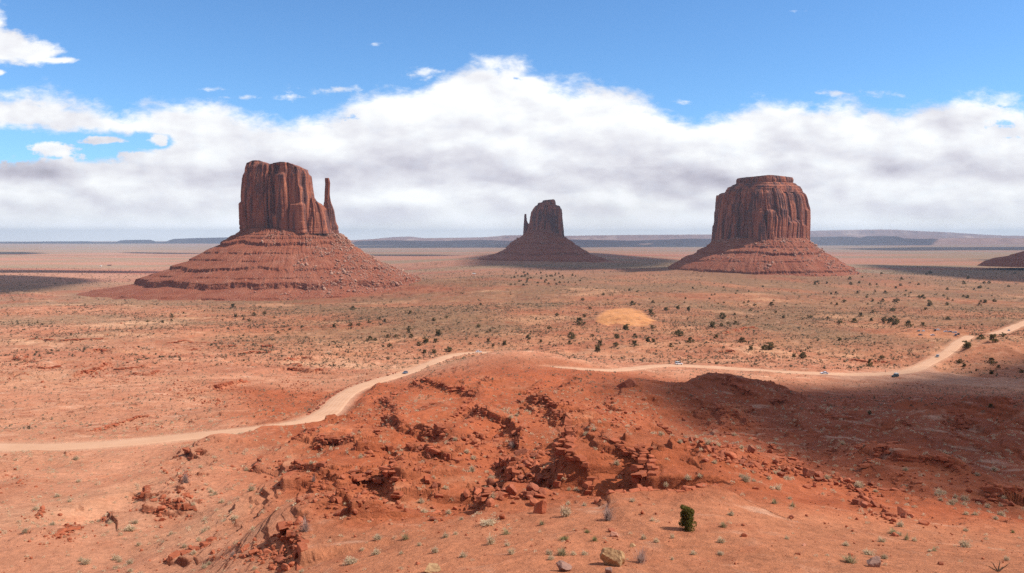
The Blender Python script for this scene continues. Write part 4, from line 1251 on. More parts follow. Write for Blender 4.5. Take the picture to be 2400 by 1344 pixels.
# ------------------------------------------------------------------ clouds overhead that shade parts of the valley
def cloud_verts(poly, alt, seed):
    W = np.array([at(u, v)[:2] if not isinstance(u, str) else np.array(v, float) for u, v in poly])
    k = (alt - zat(W[:, 0], np.maximum(W[:, 1], 10))) / SUN.z
    W = W + np.stack([SUN.x * k, SUN.y * k], 1)
    c = W.mean(0)
    n, m = 96, 14
    ang = np.linspace(-math.pi, math.pi, n, endpoint=False)
    rad = np.zeros(n)
    for q in range(len(W)):
        a, b = W[q] - c, W[(q + 1) % len(W)] - c
        d = b - a
        den = np.cos(ang) * d[1] - np.sin(ang) * d[0]
        den = np.where(np.abs(den) < 1e-9, 1e-9, den)
        r = (a[0] * d[1] - a[1] * d[0]) / den
        s = (a[0] * np.sin(ang) - a[1] * np.cos(ang)) / den
        ok = (r > 0) & (s >= -1e-6) & (s <= 1 + 1e-6)
        rad = np.where(ok, np.maximum(rad, r), rad)
    rad = np.where(rad <= 0, rad.max() * 0.5, rad)
    px, py = c
    R0 = rad.mean()
    rad = rad * (1 + 0.12 * fbm(np.cos(ang) * 3, np.sin(ang) * 3, 1.3, 3, seed))
    th = min(R0, max(40.0, 0.10 * R0))
    V = []
    for s, sgn in ((1, 1), (-1, -1)):
        for j in range(m):
            q = math.sin((j + 0.5) / m * math.pi / 2) if s > 0 else math.sin((m - j - 0.5) / m * math.pi / 2)
            x = px + rad * q * np.cos(ang); y = py + rad * q * np.sin(ang)
            h = math.sqrt(max(1 - q * q, 0)) * th
            lump = 1 + 0.9 * fbm(x, y, R0 * 0.25, 4, seed + 3)
            z = alt + (h * lump if s > 0 else -0.18 * h * lump)
            V.append(np.stack([x, y, z], -1))
    V = np.array(V)
    F = lattice_faces(2 * m, n, wrap=True)
    return V.reshape(-1, 3), F


mc, g, b = new_mat('cloud_white')
nz = g.noise(g.n('ShaderNodeNewGeometry').outputs['Position'], 0.004, 6.0)
g.put(b.inputs['Base Color'], g.mix(nz, (0.78, 0.79, 0.81), (0.9, 0.9, 0.9)))
CLOUDS = [
    ([(1475, 905), (1560, 893), (1660, 902), (1730, 893), (1850, 906), (1950, 908), (2060, 902), (2180, 888), (2290, 850), (2480, 820), (2700, 900), (2700, 1180), (2480, 1235), (2330, 1215), (2200, 1160), (2080, 1110), (1990, 1040), (1900, 1035), (1800, 1030), (1700, 1012), (1620, 985), (1530, 945)], 3200),
    ([(-300, 650), (-100, 645), (60, 646), (150, 650), (215, 655), (240, 660), (150, 672), (80, 684), (0, 690), (-150, 700), (-320, 690)], 5720),
    ([(-150, 634), (60, 633), (250, 635), (420, 637), (480, 639), (300, 640.5), (120, 640), (-50, 640)], 6600),
    ([(1090, 626), (1180, 622), (1260, 634), (1420, 634), (1560, 625), (1600, 612), (1420, 594), (1280, 590), (1160, 596), (1100, 604)], 9240),
    ([(-200, 590.5), (60, 591), (110, 594), (60, 597), (-200, 597)], 11440), ([(282, 591.5), (400, 592.5), (520, 595), (400, 596), (300, 594)], 12320),
    ([(2010, 620), (2200, 624), (2400, 632), (2600, 650), (2600, 668), (2400, 664), (2250, 652), (2120, 640)], 7920),
    ([(2280, 610), (2420, 604), (2620, 606), (2620, 618), (2420, 614)], 9240),
    ([(1440, 630), (1600, 624), (1600, 632), (1460, 640)], 3200), ([(850, 597), (1000, 597), (1090, 599), (1000, 601), (860, 600)], 11000),
    ([(1950, 583), (2150, 580), (2420, 579), (2700, 582), (2420, 587), (2100, 588)], 14300), ([(760, 577), (1200, 574), (1700, 573.5), (1700, 579), (1200, 581), (800, 582)], 16500),
]
CLOUDS += [([('w', q) for q in ((-19000, 21500), (-4500, 21000), (-3500, 27500), (-19000, 28500))], 9500),
           ([('w', q) for q in ((-3600, 16800), (3000, 16600), (8600, 17000), (10000, 20800), (4600, 21600), (-3600, 21000))], 7500),
           ]
VV, FF, off = [], [], 0
for k, (poly, alt) in enumerate(CLOUDS):
    V, F = cloud_verts(poly, alt, 301 + k * 7)
    VV.append(V); FF.append(F + off); off += len(V)
o = link('clouds', grid_mesh('clouds', np.concatenate(VV), np.concatenate(FF)), mc)
tag(o, 'white clouds overhead that throw shade on the valley', None, None, 'stuff')

# ------------------------------------------------------------------ small shapes
def ico(sub):
    bm = bmesh.new()
    bmesh.ops.create_icosphere(bm, subdivisions=sub, radius=1.0)
    V = np.array([v.co for v in bm.verts]); F = np.array([[v.index for v in f.verts] for f in bm.faces])
    bm.free()
    return V, F


ICO = {k: ico(k) for k in (1, 2, 3, 4)}


def rock_shape(seed, sub, flat=0.75, planes=11, rough=0.05):
    """an angular block: a ball cut by random planes, then roughened; base near z = 0"""
    r = np.random.default_rng(seed)
    V, F = ICO[sub]
    V = V.copy()
    for _ in range(planes):
        nv = r.normal(size=3); nv /= np.linalg.norm(nv)
        d = r.uniform(0.45, 0.78)
        e = V @ nv - d
        V -= np.maximum(e, 0)[:, None] * nv
    if sub >= 2:
        q = 1 + rough * 2.0 * fbm(V[:, 0] * 3 + seed, V[:, 1] * 3 + V[:, 2] * 2.3, 1.0, 3, seed)
        V *= q[:, None]
    V *= np.array([1.0, r.uniform(0.7, 0.95), flat * r.uniform(0.8, 1.1)])
    V /= np.abs(V[:, :2]).max()
    V[:, 2] -= V[:, 2].min() + 0.22
    return V * 0.5, F


def blade_bush(seed, n, height=0.6, spread=0.5, width=0.02, upright=0.5, leaves=0, leaf=0.06, shape=1.0):
    """a bush of thin twigs that fan out from its foot, with leaf flecks towards their tips"""
    r = np.random.default_rng(seed)
    V, F = [], []
    for k in range(n):
        a = r.uniform(0, 2 * math.pi); e = math.acos(r.uniform(0.02, 1) ** upright)
        d = np.array([math.cos(a) * math.sin(e), math.sin(a) * math.sin(e), math.cos(e)])
        ln = r.uniform(0.62, 1.0) * (1 + 0.25 * math.sin(3 * a + seed))
        foot = np.array([r.normal() * 0.10 * spread, r.normal() * 0.10 * spread, -0.03])
        tip = foot + d * ln * np.array([spread, spread, height])
        mid = foot + (tip - foot) * 0.55 + np.array([0, 0, 0.06 * height])
        sd = np.cross(d, [0, 0, 1]); sd = sd / (np.linalg.norm(sd) + 1e-6)
        sd = sd * width * r.uniform(0.7, 1.3)
        i = len(V)
        V += [foot - sd * 0.5, foot + sd * 0.5, mid + sd, mid - sd, tip]
        F += [(i, i + 1, i + 2), (i, i + 2, i + 3), (i + 3, i + 2, i + 4)]
        for q in range(leaves):
            c = foot + (tip - foot) * r.uniform(0.45, 1.0) + r.normal(size=3) * 0.03
            p = r.normal(size=(3, 3)) * leaf
            i = len(V)
            V += [c + p[0], c + p[1], c + p[2]]
            F.append((i, i + 1, i + 2))
    return np.array(V), np.array(F)


def lump_bush(seed, n, leaf=0.22, h=0.55, hollow=0.3):
    """a low dense bush of leaf flecks filling a dome"""
    r = np.random.default_rng(seed)
    V, F = [], []
    for k in range(n):
        d = r.normal(size=3); d /= np.linalg.norm(d); d[2] = abs(d[2])
        rad = r.uniform(hollow, 1.0) ** 0.6 * (1 + 0.2 * math.sin(2.3 * math.atan2(d[1], d[0]) + seed))
        c = d * rad * np.array([0.42, 0.42, h * 0.9])
        p = r.normal(size=(3, 3)); p /= np.linalg.norm(p, axis=1)[:, None]
        i = len(V)
        V += list(c + p * leaf * r.uniform(0.7, 1.2))
        F.append((i, i + 1, i + 2))
    V = np.array(V); V[:, 2] = np.maximum(V[:, 2], -0.05)
    return V, np.array(F)


def juniper_crown(seed, clumps, per, leaf, tall=1.0, slim=1.0):
    """leaf sprays gathered in clumps through an uneven crown, with gaps between the clumps; unit height"""
    r = np.random.default_rng(seed)
    V, F = [], []
    for k in range(clumps):
        z = r.uniform(0.06, 0.95)
        rad = (0.50 * slim) * math.sqrt(max(1 - ((z - 0.42) / 0.62) ** 2, 0.03)) * (0.75 + 0.35 * math.sin(5 * z + seed))
        a = r.uniform(0, 2 * math.pi)
        rr = rad * math.sqrt(r.uniform(0.15, 1.0))
        c = np.array([rr * math.cos(a) * (1 + 0.2 * math.sin(a * 2 + seed)), rr * math.sin(a), z])
        cs = r.uniform(0.07, 0.15) * (1.2 - 0.5 * z)
        q = r.normal(size=(per, 3)); q /= np.linalg.norm(q, axis=1)[:, None]
        pos = c + q * cs * (r.uniform(0.3, 1, size=(per, 1)) ** 0.5) * np.array([1, 1, 1.15])
        for m in range(per):
            up = q[m] * 0.7 + np.array([0, 0, 0.7])
            up /= np.linalg.norm(up)
            sd = np.cross(up, r.normal(size=3)); sd /= np.linalg.norm(sd) + 1e-6
            l = leaf * r.uniform(0.7, 1.3)
            i = len(V)
            V += [pos[m] - sd * l * 0.45, pos[m] + sd * l * 0.45, pos[m] + up * l * 1.3]
            F.append((i, i + 1, i + 2))
    V = np.array(V); V[:, 2] *= tall
    V[:, 2] = np.maximum(V[:, 2], 0.01)
    return V, np.array(F)


def tube(path, rad, k=6):
    """tapered tube along a path"""
    V, F = [], []
    path = np.array(path, float)
    for i, p in enumerate(path):
        d = path[min(i + 1, len(path) - 1)] - path[max(i - 1, 0)]; d /= np.linalg.norm(d)
        a = np.cross(d, [0.3, 0.9, 0.2]); a /= np.linalg.norm(a); b = np.cross(d, a)
        for j in range(k):
            t = 2 * math.pi * j / k
            V.append(p + (a * math.cos(t) + b * math.sin(t)) * rad[i])
    for i in range(len(path) - 1):
        for j in range(k):
            F.append((i * k + j, i * k + (j + 1) % k, (i + 1) * k + (j + 1) % k, (i + 1) * k + j))
    return V, F


def py_mesh(name, V, F, smooth=False):
    me = bpy.data.meshes.new(name)
    me.from_pydata([tuple(map(float, v)) for v in V], [], [tuple(int(q) for q in f) for f in F])
    if smooth:
        for p in me.polygons:
            p.use_smooth = True
    me.update()
    return me


def scatter_mesh(name, temps, pos, size, mat, label, squash=None, seed=1, tilt=0.0, smooth=False):
    """one object holding a countless scatter of small things"""
    r = np.random.default_rng(seed)
    n = len(pos)
    which = r.integers(0, len(temps), n)
    Vs, Fs, off = [], [], 0
    for k, (V, F) in enumerate(temps):
        s = np.nonzero(which == k)[0]
        if len(s) == 0:
            continue
        a = r.uniform(0, 2 * math.pi, len(s)); ca_, sa_ = np.cos(a), np.sin(a)
        sz = size[s][:, None]
        x = V[None, :, 0] * ca_[:, None] - V[None, :, 1] * sa_[:, None]
        y = V[None, :, 0] * sa_[:, None] + V[None, :, 1] * ca_[:, None]
        z = np.broadcast_to(V[None, :, 2], x.shape).copy()
        if tilt:
            ta = r.normal(size=(len(s), 1)) * tilt
            x, z = x * np.cos(ta) - z * np.sin(ta), x * np.sin(ta) + z * np.cos(ta)
        hgt = r.uniform(0.75, 1.2, (len(s), 1))
        P = np.stack([x * sz + pos[s, 0][:, None], y * sz + pos[s, 1][:, None], z * sz * hgt + pos[s, 2][:, None]], -1)
        Vs.append(P.reshape(-1, 3))
        Fs.append((F[None] + (np.arange(len(s)) * len(V))[:, None, None]).reshape(-1, 3) + off)
        off += len(s) * len(V)
    me = grid_mesh(name, np.concatenate(Vs), np.concatenate(Fs), smooth)
    o = link(name, me, mat)
    return tag(o, label, None, None, 'stuff')


def mask_at(mask, x, y):
    fi = np.interp(np.arctan2(x, y), azs, np.arange(len(azs)))
    fj = np.interp(np.log(np.hypot(x, y)), lrs, np.arange(len(rs)))
    return bil(mask, fi, fj)


BLOCK = np.maximum(np.maximum(roadmask, LOT), np.maximum(PARK, DUNE))

# ------------------------------------------------------------------ rocks
ROCKS = [rock_shape(500 + k, 3) for k in range(9)]
ROCKS2 = [rock_shape(520 + k, 2) for k in range(8)]
ROCKS1 = [rock_shape(540 + k, 1, planes=6) for k in range(8)]
PATCHES = [   # pixel centre, half extents, how many, size in metres, where
    (1240, 1105, 46, 34, 60, 1.5, 'mid'), (1255, 1150, 40, 30, 60, 1.5, 'mid'), (1150, 1160, 40, 30, 45, 1.2, 'mid'), (1110, 1055, 50, 36, 90, 1.0, 'mid'), (1230, 1045, 26, 14, 16, 1.3, 'mid'), (1180, 1170, 40, 20, 40, 1.0, 'mid'),
    (1400, 960, 55, 26, 110, 0.9, 'mid'), (1470, 990, 70, 34, 120, 0.9, 'mid'), (1330, 1030, 30, 50, 80, 1.0, 'mid'), (1310, 985, 40, 20, 50, 0.9, 'mid'), (905, 965, 50, 30, 110, 0.9, 'mid'), (850, 985, 50, 24, 80, 0.8, 'mid'),
    (1060, 1000, 60, 30, 60, 0.8, 'mid'), (980, 1110, 70, 30, 60, 0.8, 'mid'), (800, 1160, 70, 40, 90, 0.7, 'mid'), (720, 1160, 60, 40, 80, 0.6, 'mid'), (880, 1210, 60, 20, 50, 0.7, 'mid'), (1010, 1205, 40, 20, 40, 0.8, 'mid'),
    (1610, 1052, 40, 16, 60, 1.0, 'spine'), (1680, 1085, 50, 22, 90, 1.0, 'spine'), (1760, 1105, 60, 16, 70, 1.1, 'spine'), (1850, 1122, 60, 14, 70, 1.0, 'spine'), (1930, 1135, 50, 20, 90, 1.1, 'spine'), (1980, 1150, 34, 16, 60, 1.1, 'spine'),
    (2020, 1180, 30, 22, 60, 0.9, 'spine'), (2080, 1210, 40, 14, 40, 0.7, 'spine'), (1660, 1000, 50, 14, 40, 0.9, 'spine'), (1780, 1060, 40, 20, 40, 0.8, 'spine'), (1900, 1070, 60, 30, 60, 0.6, 'spine'), (2130, 1130, 50, 30, 50, 0.8, 'spine'),
    (1720, 985, 60, 30, 110, 0.8, 'shade'), (1640, 960, 50, 24, 70, 0.7, 'shade'), (2240, 995, 36, 26, 80, 0.8, 'shade'), (2000, 1040, 160, 40, 120, 0.5, 'shade'), (1850, 990, 120, 30, 100, 0.5, 'shade'), (2250, 1120, 120, 40, 90, 0.6, 'shade'), (2330, 1170, 50, 20, 40, 1.0, 'shade'),
    (430, 915, 55, 20, 160, 0.9, 'flat'), (575, 925, 42, 18, 120, 0.9, 'flat'), (700, 905, 44, 18, 140, 0.9, 'flat'), (745, 935, 30, 16, 80, 0.8, 'flat'), (500, 945, 50, 14, 80, 0.8, 'flat'), (270, 890, 40, 16, 60, 0.9, 'flat'), (330, 1000, 70, 12, 60, 0.7, 'flat'),
    (215, 868, 50, 16, 40, 1.1, 'flat'), (60, 860, 60, 16, 40, 1.0, 'flat'), (720, 855, 50, 14, 50, 1.0, 'flat'), (30, 880, 40, 14, 40, 0.9, 'flat'), (455, 975, 60, 16, 50, 0.6, 'flat'),
    (400, 1200, 60, 24, 100, 0.8, 'left'), (425, 1115, 34, 18, 60, 0.8, 'left'), (95, 1210, 34, 14, 24, 0.9, 'left'), (40, 1130, 50, 30, 40, 0.8, 'left'), (150, 1260, 60, 20, 50, 0.5, 'left'), (520, 1290, 70, 26, 110, 0.5, 'left'), (640, 1300, 50, 34, 110, 0.7, 'left'), (690, 1260, 30, 30, 40, 0.7, 'left'), (460, 1160, 60, 30, 40, 0.5, 'left'),
]
for (W, h) in LED_W:
    pass
cand = []
for (u, v, ru, rv, cnt, sz, zone) in PATCHES:
    for _ in range(cnt):
        q = RNG.normal(size=2) * 0.55
        p = at(u + q[0] * ru, v + q[1] * rv, Zm)
        s = sz * float(np.clip(RNG.lognormal(-0.55, 0.5), 0.22, 1.7))
        cand.append((p[0], p[1], s, zone))
for k, (W, h) in enumerate(LED_W):
    d = np.concatenate([[0], np.cumsum(np.hypot(np.diff(W[:, 0]), np.diff(W[:, 1])))])
    cnt = int(d[-1] * 1.5)
    for _ in range(cnt):
        q = RNG.uniform(0.03, 0.97) * d[-1]
        i = min(np.searchsorted(d, q) - 1, len(d) - 2); i = max(i, 0)
        t = (W[i + 1] - W[i])[:2]; t = t / np.linalg.norm(t)
        base = np.array([np.interp(q, d, W[:, 0]), np.interp(q, d, W[:, 1])])
        off = -abs(RNG.normal()) * 2.6 + (0.9 if RNG.uniform() < 0.4 else -0.4)
        p = base + np.array([-t[1], t[0]]) * off
        s = float(np.clip(RNG.lognormal(-0.85, 0.5), 0.2, 1.5)) * (0.5 + 0.22 * h)
        u0 = u_of(W[:, 0].mean() / W[:, 1].mean())
        zone = 'flat' if (u0 < 770 and W[:, 1].mean() > 240) else ('left' if u0 < 620 else ('shade' if u0 > 1560 and W[:, 1].mean() > 130 else 'mid'))
        cand.append((p[0], p[1], s, zone))
cand = [c for c in cand if mask_at(BLOCK, np.array([c[0]]), np.array([c[1]]))[0] < 0.2]
cand.sort(key=lambda c: -c[2] / c[1])
ZLAB = {'mid': ('angular red boulder fallen among the broken ledges of the central ridge', 'boulders on the central ridge'),
        'spine': ('dark red boulder in the band of boulders crossing the slope right of centre', 'boulders in the band right of centre'),
        'shade': ('red boulder on the shaded slopes of the right-hand valley', 'boulders in the shaded valley'),
        'flat': ('pinkish red boulder in the rock piles on the flats beyond the road', 'boulders on the left flats'),
        'left': ('red boulder on the low rocky mounds below the dirt road', 'boulders on the mounds below the road')}
rock_me = []
for k, (V, F) in enumerate(ROCKS):
    me = py_mesh('boulder', V, F)
    me.materials.append(M_ROCK if k % 3 else M_ROCKDARK)
    rock_me.append(me)
NB = 270
first = None
for k, (x, y, s, zone) in enumerate(cand[:NB]):
    if first is None:
        first = link('boulder', rock_me[0]); o = first
    else:
        o = first.copy(); COL.objects.link(o)
    o.data = rock_me[k % len(rock_me)]
    o.location = (x, y, float(zat(x, y)) - 0.04 * s)
    o.scale = (s * 1.15, s * RNG.uniform(0.85, 1.2), s * RNG.uniform(0.85, 1.25))
    o.rotation_euler = (RNG.normal() * 0.18, RNG.normal() * 0.18, RNG.uniform(0, 6.28))
    lab, grp = ZLAB[zone]
    tag(o, lab, 'boulder', grp)
rest = np.array([(c[0], c[1], c[2]) for c in cand[NB:]])
rx, ry = [], []
t = RNG.uniform(-0.64, 0.64, 9000); Y = np.sqrt(RNG.uniform(62 ** 2, 420 ** 2, 9000))
keep = (RNG.uniform(size=9000) < 0.25 + 0.9 * mask_at(rock, t * Y, Y)) & (mask_at(BLOCK, t * Y, Y) < 0.2)
ex = np.stack([t * Y, Y, np.clip(RNG.lognormal(-1.45, 0.5, 9000), 0.1, 0.8)], 1)[keep]
t = RNG.uniform(-0.64, 0.64, 9000); Y = np.sqrt(RNG.uniform(420 ** 2, 1100 ** 2, 9000))
keep = (RNG.uniform(size=9000) < 0.05 + 0.9 * mask_at(rock, t * Y, Y)) & (mask_at(BLOCK, t * Y, Y) < 0.2)
ex2 = np.stack([t * Y, Y, np.clip(RNG.lognormal(-0.5, 0.5, 9000), 0.3, 1.8)], 1)[keep]
rest = np.concatenate([rest, ex, ex2])
pos = np.stack([rest[:, 0], rest[:, 1], zat(rest[:, 0], rest[:, 1]) - 0.03 * rest[:, 2]], 1)
bigm = (rest[:, 2] / rest[:, 1] > 0.0022)
t = RNG.uniform(-0.64, 0.64, 5200); Y = np.sqrt(RNG.uniform(55 ** 2, 135 ** 2, 5200)); X = t * Y
keep = RNG.uniform(size=5200) < 0.35 + 1.3 * fbm(X, Y, 12, 3, 141)
X, Y = X[keep], Y[keep]
scatter_mesh('rubble', ROCKS1, np.stack([X, Y, zat(X, Y)], 1), np.clip(RNG.lognormal(-2.3, 0.5, len(X)), 0.05, 0.32), M_ROCK, 'pebbles strewn over the near sand', seed=12, tilt=0.3)
scatter_mesh('rubble', ROCKS2, pos[bigm], rest[bigm, 2], M_ROCK, 'red rubble strewn below the ledges', seed=3, tilt=0.25)
scatter_mesh('rubble', ROCKS1, pos[~bigm], rest[~bigm, 2], M_ROCK, 'small red stones lying over the ground', seed=4, tilt=0.25)


def block_shape(seed):
    r = np.random.default_rng(seed)
    V, F = ICO[3]
    V = V.copy() * 1.75
    ax = np.array([[1, 0, 0], [-1, 0, 0], [0, 1, 0], [0, -1, 0], [0, 0, 1], [0, 0, -1]], float)
    for k in range(6):
        nv = ax[k] + r.normal(size=3) * (0.05 if k == 4 else 0.14); nv /= np.linalg.norm(nv)
        e = V @ nv - r.uniform(0.82, 1.0)
        V -= np.maximum(e, 0)[:, None] * nv
    for k in range(5):
        nv = r.normal(size=3); nv /= np.linalg.norm(nv)
        e = V @ nv - r.uniform(1.02, 1.25)
        V -= np.maximum(e, 0)[:, None] * nv
    V *= (1 + 0.07 * fbm(V[:, 0] * 2.2 + seed, V[:, 1] * 2.2 + V[:, 2] * 3.7, 1.0, 3, seed))[:, None]
    return V * 0.5, F


BLOCKS = [block_shape(560 + k) for k in range(10)]


def ledge_blocks(W, h, k0):
    r = np.random.default_rng(1000 + k0)
    d = np.concatenate([[0], np.cumsum(np.hypot(np.diff(W[:, 0]), np.diff(W[:, 1])))])
    Ym = W[:, 1].mean()
    ls = 0.75 + 0.0022 * Ym
    Vs, Fs, off = [], [], 0
    for course in range(2):
        q = r.uniform(0, 0.6)
        while q < d[-1]:
            e = min(q, d[-1] - q) / (0.18 * d[-1])
            L = ls * float(np.clip(r.lognormal(0.0, 0.5), 0.4, 2.6)) * (1.0, 0.85, 0.6)[course]
            if r.uniform() < (0.03, 0.12, 0.5)[course] or e < r.uniform(0, 0.5):
                q += L
                continue
            i = int(np.clip(np.searchsorted(d, q) - 1, 0, len(d) - 2))
            t = (W[i + 1] - W[i])[:2]; t = t / (np.linalg.norm(t) + 1e-9)
            nrm = np.array([-t[1], t[0]])
            radial = abs(float(t @ (W[i, :2] / np.linalg.norm(W[i, :2])))) > 0.72
            if radial and r.uniform() < 0.45:
                q += L * 0.8
                continue
            wig = 0.9 * float(fbm(np.array([q]), np.array([k0 * 7.7]), 5.0, 3, 77)[0]) * (1 + 0.12 * h)
            b_ = np.array([np.interp(q, d, W[:, 0]), np.interp(q, d, W[:, 1])])
            hh = h * r.uniform(0.20, 0.46) * min(1, 0.5 + e)
            dep = ls * r.uniform(0.8, 1.5)
            out = (0.25, -0.35, -1.3)[course] * ls * 0.6 + wig + r.normal() * 0.15
            p = b_ + nrm * out
            pu = b_ + nrm * (1.2 * ls + wig + 0.6)
            ztop = float(zat(pu[0], pu[1])) + 0.10 * hh
            z = ztop - hh * 0.5 if course == 0 else (ztop - hh * 1.25 if course == 1 else float(zat(p[0], p[1])) + 0.2 * hh)
            V, F = BLOCKS[r.integers(0, len(BLOCKS))]
            a = math.atan2(t[1], t[0]) + r.normal() * (0.28, 0.4, 0.7)[course]
            tl = r.normal() * (0.04, 0.07, 0.3)[course]
            x = V[:, 0] * L * 1.05; y = V[:, 1] * dep; zz = V[:, 2] * hh * (1.0, 0.95, 1.1)[course]
            zz = zz + tl * y + r.normal() * 0.05 * x
            Vs.append(np.stack([p[0] + x * math.cos(a) - y * math.sin(a), p[1] + x * math.sin(a) + y * math.cos(a), z + zz], 1))
            Fs.append(F + off); off += len(V)
            q += L * r.uniform(0.85, 1.1)
    if not Vs:
        return
    u0 = u_of(W[:, 0].mean() / Ym)
    if Ym > 235 and u0 < 800:
        lab, grp = 'low broken ledge of red rock on the flats beyond the road', 'ledges on the left flats'
    elif u0 < 640:
        lab, grp = 'short broken ledge of red rock on the slopes below the road', 'ledges below the road'
    elif u0 > 1600 and Ym > 480:
        lab, grp = 'low red rock bank behind the right-hand road', 'rock banks behind the right road'
    elif u0 > 1560:
        lab, grp = 'broken ledge of dark red rock in the shaded right-hand valley', 'ledges in the right valley'
    else:
        lab, grp = 'crumbling ledge of red sandstone blocks on the central ridge', 'ledges of the central ridge'
    # blocks that touch make one ledge; a gap starts another
    lo = np.array([v.min(0) for v in Vs]) - 0.04; hi = np.array([v.max(0) for v in Vs]) + 0.04
    par = list(range(len(Vs)))
    def root_of(i):
        while par[i] != i:
            i = par[i]
        return i
    for i in range(len(Vs)):
        for j in range(i):
            if np.all(lo[i] < hi[j]) and np.all(lo[j] < hi[i]):
                par[root_of(i)] = root_of(j)
    groups = {}
    for i in range(len(Vs)):
        groups.setdefault(root_of(i), []).append(i)
    order = sorted(groups.values(), key=lambda g_: -len(g_))
    for m, g_ in enumerate(order):
        V_ = [Vs[i] for i in g_]
        F_ = [F0 + q * len(Vs[0]) for q, F0 in enumerate([BLOCKS[0][1]] * len(g_))]
        o = link('rock_ledge', grid_mesh('rock_ledge', np.concatenate(V_), np.concatenate(F_), False), M_LEDGE)
        if m == 0 and k0 in LEDGE_NAMES:
            tag(o, LEDGE_NAMES[k0], 'ledge')
        elif len(g_) == 1:
            tag(o, lab.replace('low broken ledge', 'single block').replace('short broken ledge', 'single block').replace('crumbling ledge of red sandstone blocks', 'single red sandstone block').replace('broken ledge', 'single block').replace('low red rock bank', 'single red block'), 'rock', grp + ', single blocks')
            o.name = 'rock_block'
        else:
            tag(o, lab, 'ledge', grp)


LEDGE_NAMES = {0: 'jagged ledge with a sharp corner at the left end of the central ridge', 2: 'straight red block wall, uppermost of the three ledges stepping right on the left flank', 6: 'longest dark scarp curving down through the middle of the central ridge', 8: 'curved ledge crest right of the long dark scarp',
               10: 'deep shadowed ledge above the hollow at the lower left of the ridge', 15: 'thin dark crest ledge on the hill just below the car on the road', 18: 'stepped ledge above the shaded gully left of the green juniper'}
M_LEDGE = rock_material('ledge_rock', (0.27, 0.070, 0.032), (0.40, 0.118, 0.058), (0.44, 0.20, 0.12))
for k, (W, h) in enumerate(LED_W):
    ledge_blocks(W, h, k)


def talus_rubble(root, n, smin, smax, seed, lab, right=0.0):
    """blocks resting on a butte's slope"""
    sl_ = [c for c in root.children if c.name.startswith('talus_slope')][0]
    me = sl_.data
    co = np.empty(len(me.vertices) * 3, F32); me.vertices.foreach_get('co', co)
    co = co.reshape(-1, 3) + np.array(root.location)
    r = np.random.default_rng(seed)
    g_ = zat(co[:, 0], np.maximum(co[:, 1], 5))
    ok = np.nonzero((co[:, 2] > g_ + 0.5) & (co[:, 1] < root.location.y + 40))[0]
    q = r.choice(ok, n * 4)
    P = co[q]
    d = fbm(P[:, 0], P[:, 2] * 2, 45, 3, seed) + right * (P[:, 0] - root.location.x) / 300.0
    P = P[np.argsort(-d - 0.14 * r.normal(size=len(d)))[:n]]
    s = np.clip(r.lognormal(math.log(smin), 0.55, n), smin * 0.5, smax)
    scatter_mesh('rubble', ROCKS1, P.astype(float), s, M_ROCKPALE, lab, seed=seed, tilt=0.4)


M_ROCKPALE = rock_material('pale_fallen_rock', (0.36, 0.17, 0.115), (0.52, 0.32, 0.235), (0.56, 0.40, 0.31), 0.5)
talus_rubble(b1, 5200, 1.8, 8.0, 5, 'fallen blocks strewn over the slope of the left butte', 0.9)
talus_rubble(b3, 1800, 2.6, 9.0, 6, 'fallen blocks strewn over the slope of the right butte', 0.2)
talus_rubble(b2, 500, 3.0, 9.0, 7, 'fallen blocks strewn over the slope of the middle butte')


def place_px(u, v):
    p = at(u, v)
    return p


def named_rock(u, v, wpx, hpx, mat, label, seed, sub=4, cuts=12, rough=0.07, rz=0.0):
    p = place_px(u, v)
    k = p[1] / FOC
    V, F = rock_shape(seed, sub, 0.8, cuts, rough)
    ext = V.max(0) - V.min(0)
    V = V * np.array([wpx * k / ext[0], wpx * k * 0.85 / ext[1], hpx * k * 1.15 / ext[2]])
    me = py_mesh('boulder', V, F)
    o = link('boulder', me, mat)
    o.location = (p[0], p[1] + 0.3 * wpx * k, float(zat(p[0], p[1] + 0.3 * wpx * k)) - 0.06 * hpx * k)
    o.rotation_euler = (0, 0, rz)
    return tag(o, label, 'boulder')


named_rock(1437, 1328, 62, 48, M_ROCKTAN, 'largest tan yellow boulder in the foreground, left of a grey twiggy shrub', 704, 4, 10, 0.12)
named_rock(1321, 1340, 38, 26, M_ROCKGREY, 'grey brown boulder with pink top left of the big tan boulder', 702)
named_rock(1428, 1345, 18, 15, M_ROCKGREY, 'small dark stone just below the big tan boulder', 703, 3)
named_rock(1441, 1259, 22, 14, M_ROCKPINK, 'pale pink stone upslope of the big tan boulder', 712, 3)
named_rock(1432, 1248, 18, 9, M_ROCKDARK, 'flat dark red stone behind the pale pink stone', 705, 3)
named_rock(1485, 1283, 15, 10, M_ROCKTAN, 'small orange tan stone above the grey twiggy shrub', 706, 3)
named_rock(1013, 1342, 42, 20, M_ROCKTAN, 'weathered tan rock cut by the bottom edge of the view', 707, 4, 10, 0.12)
named_rock(2054, 1330, 40, 27, M_ROCKGREY, 'red brown boulder at the bottom right with straw grass beside it', 708)
named_rock(2205, 1325, 14, 9, M_ROCKDARK, 'small dark stone right of the red brown boulder', 709, 3)
named_rock(1854, 1216, 14, 9, M_ROCKDARK, 'small dark rock alone on the smooth sandy dome', 710, 3)
named_rock(1885, 1280, 11, 7, M_ROCKPINK, 'small pinkish stone on the bare sand left of straw grass', 711, 3)
named_rock(1470, 909, 46, 24, M_ROCKDARK, 'big square dark red block standing at the head of the gully', 713, 4, 9, 0.05)
named_rock(2170, 1232, 26, 14, M_ROCK, 'rounded red rock on the slickrock at lower right', 714, 3)
named_rock(1268, 1205, 34, 40, M_ROCK, 'tall knobbly red rock mass above the dark hollow', 715, 4, 14, 0.10)

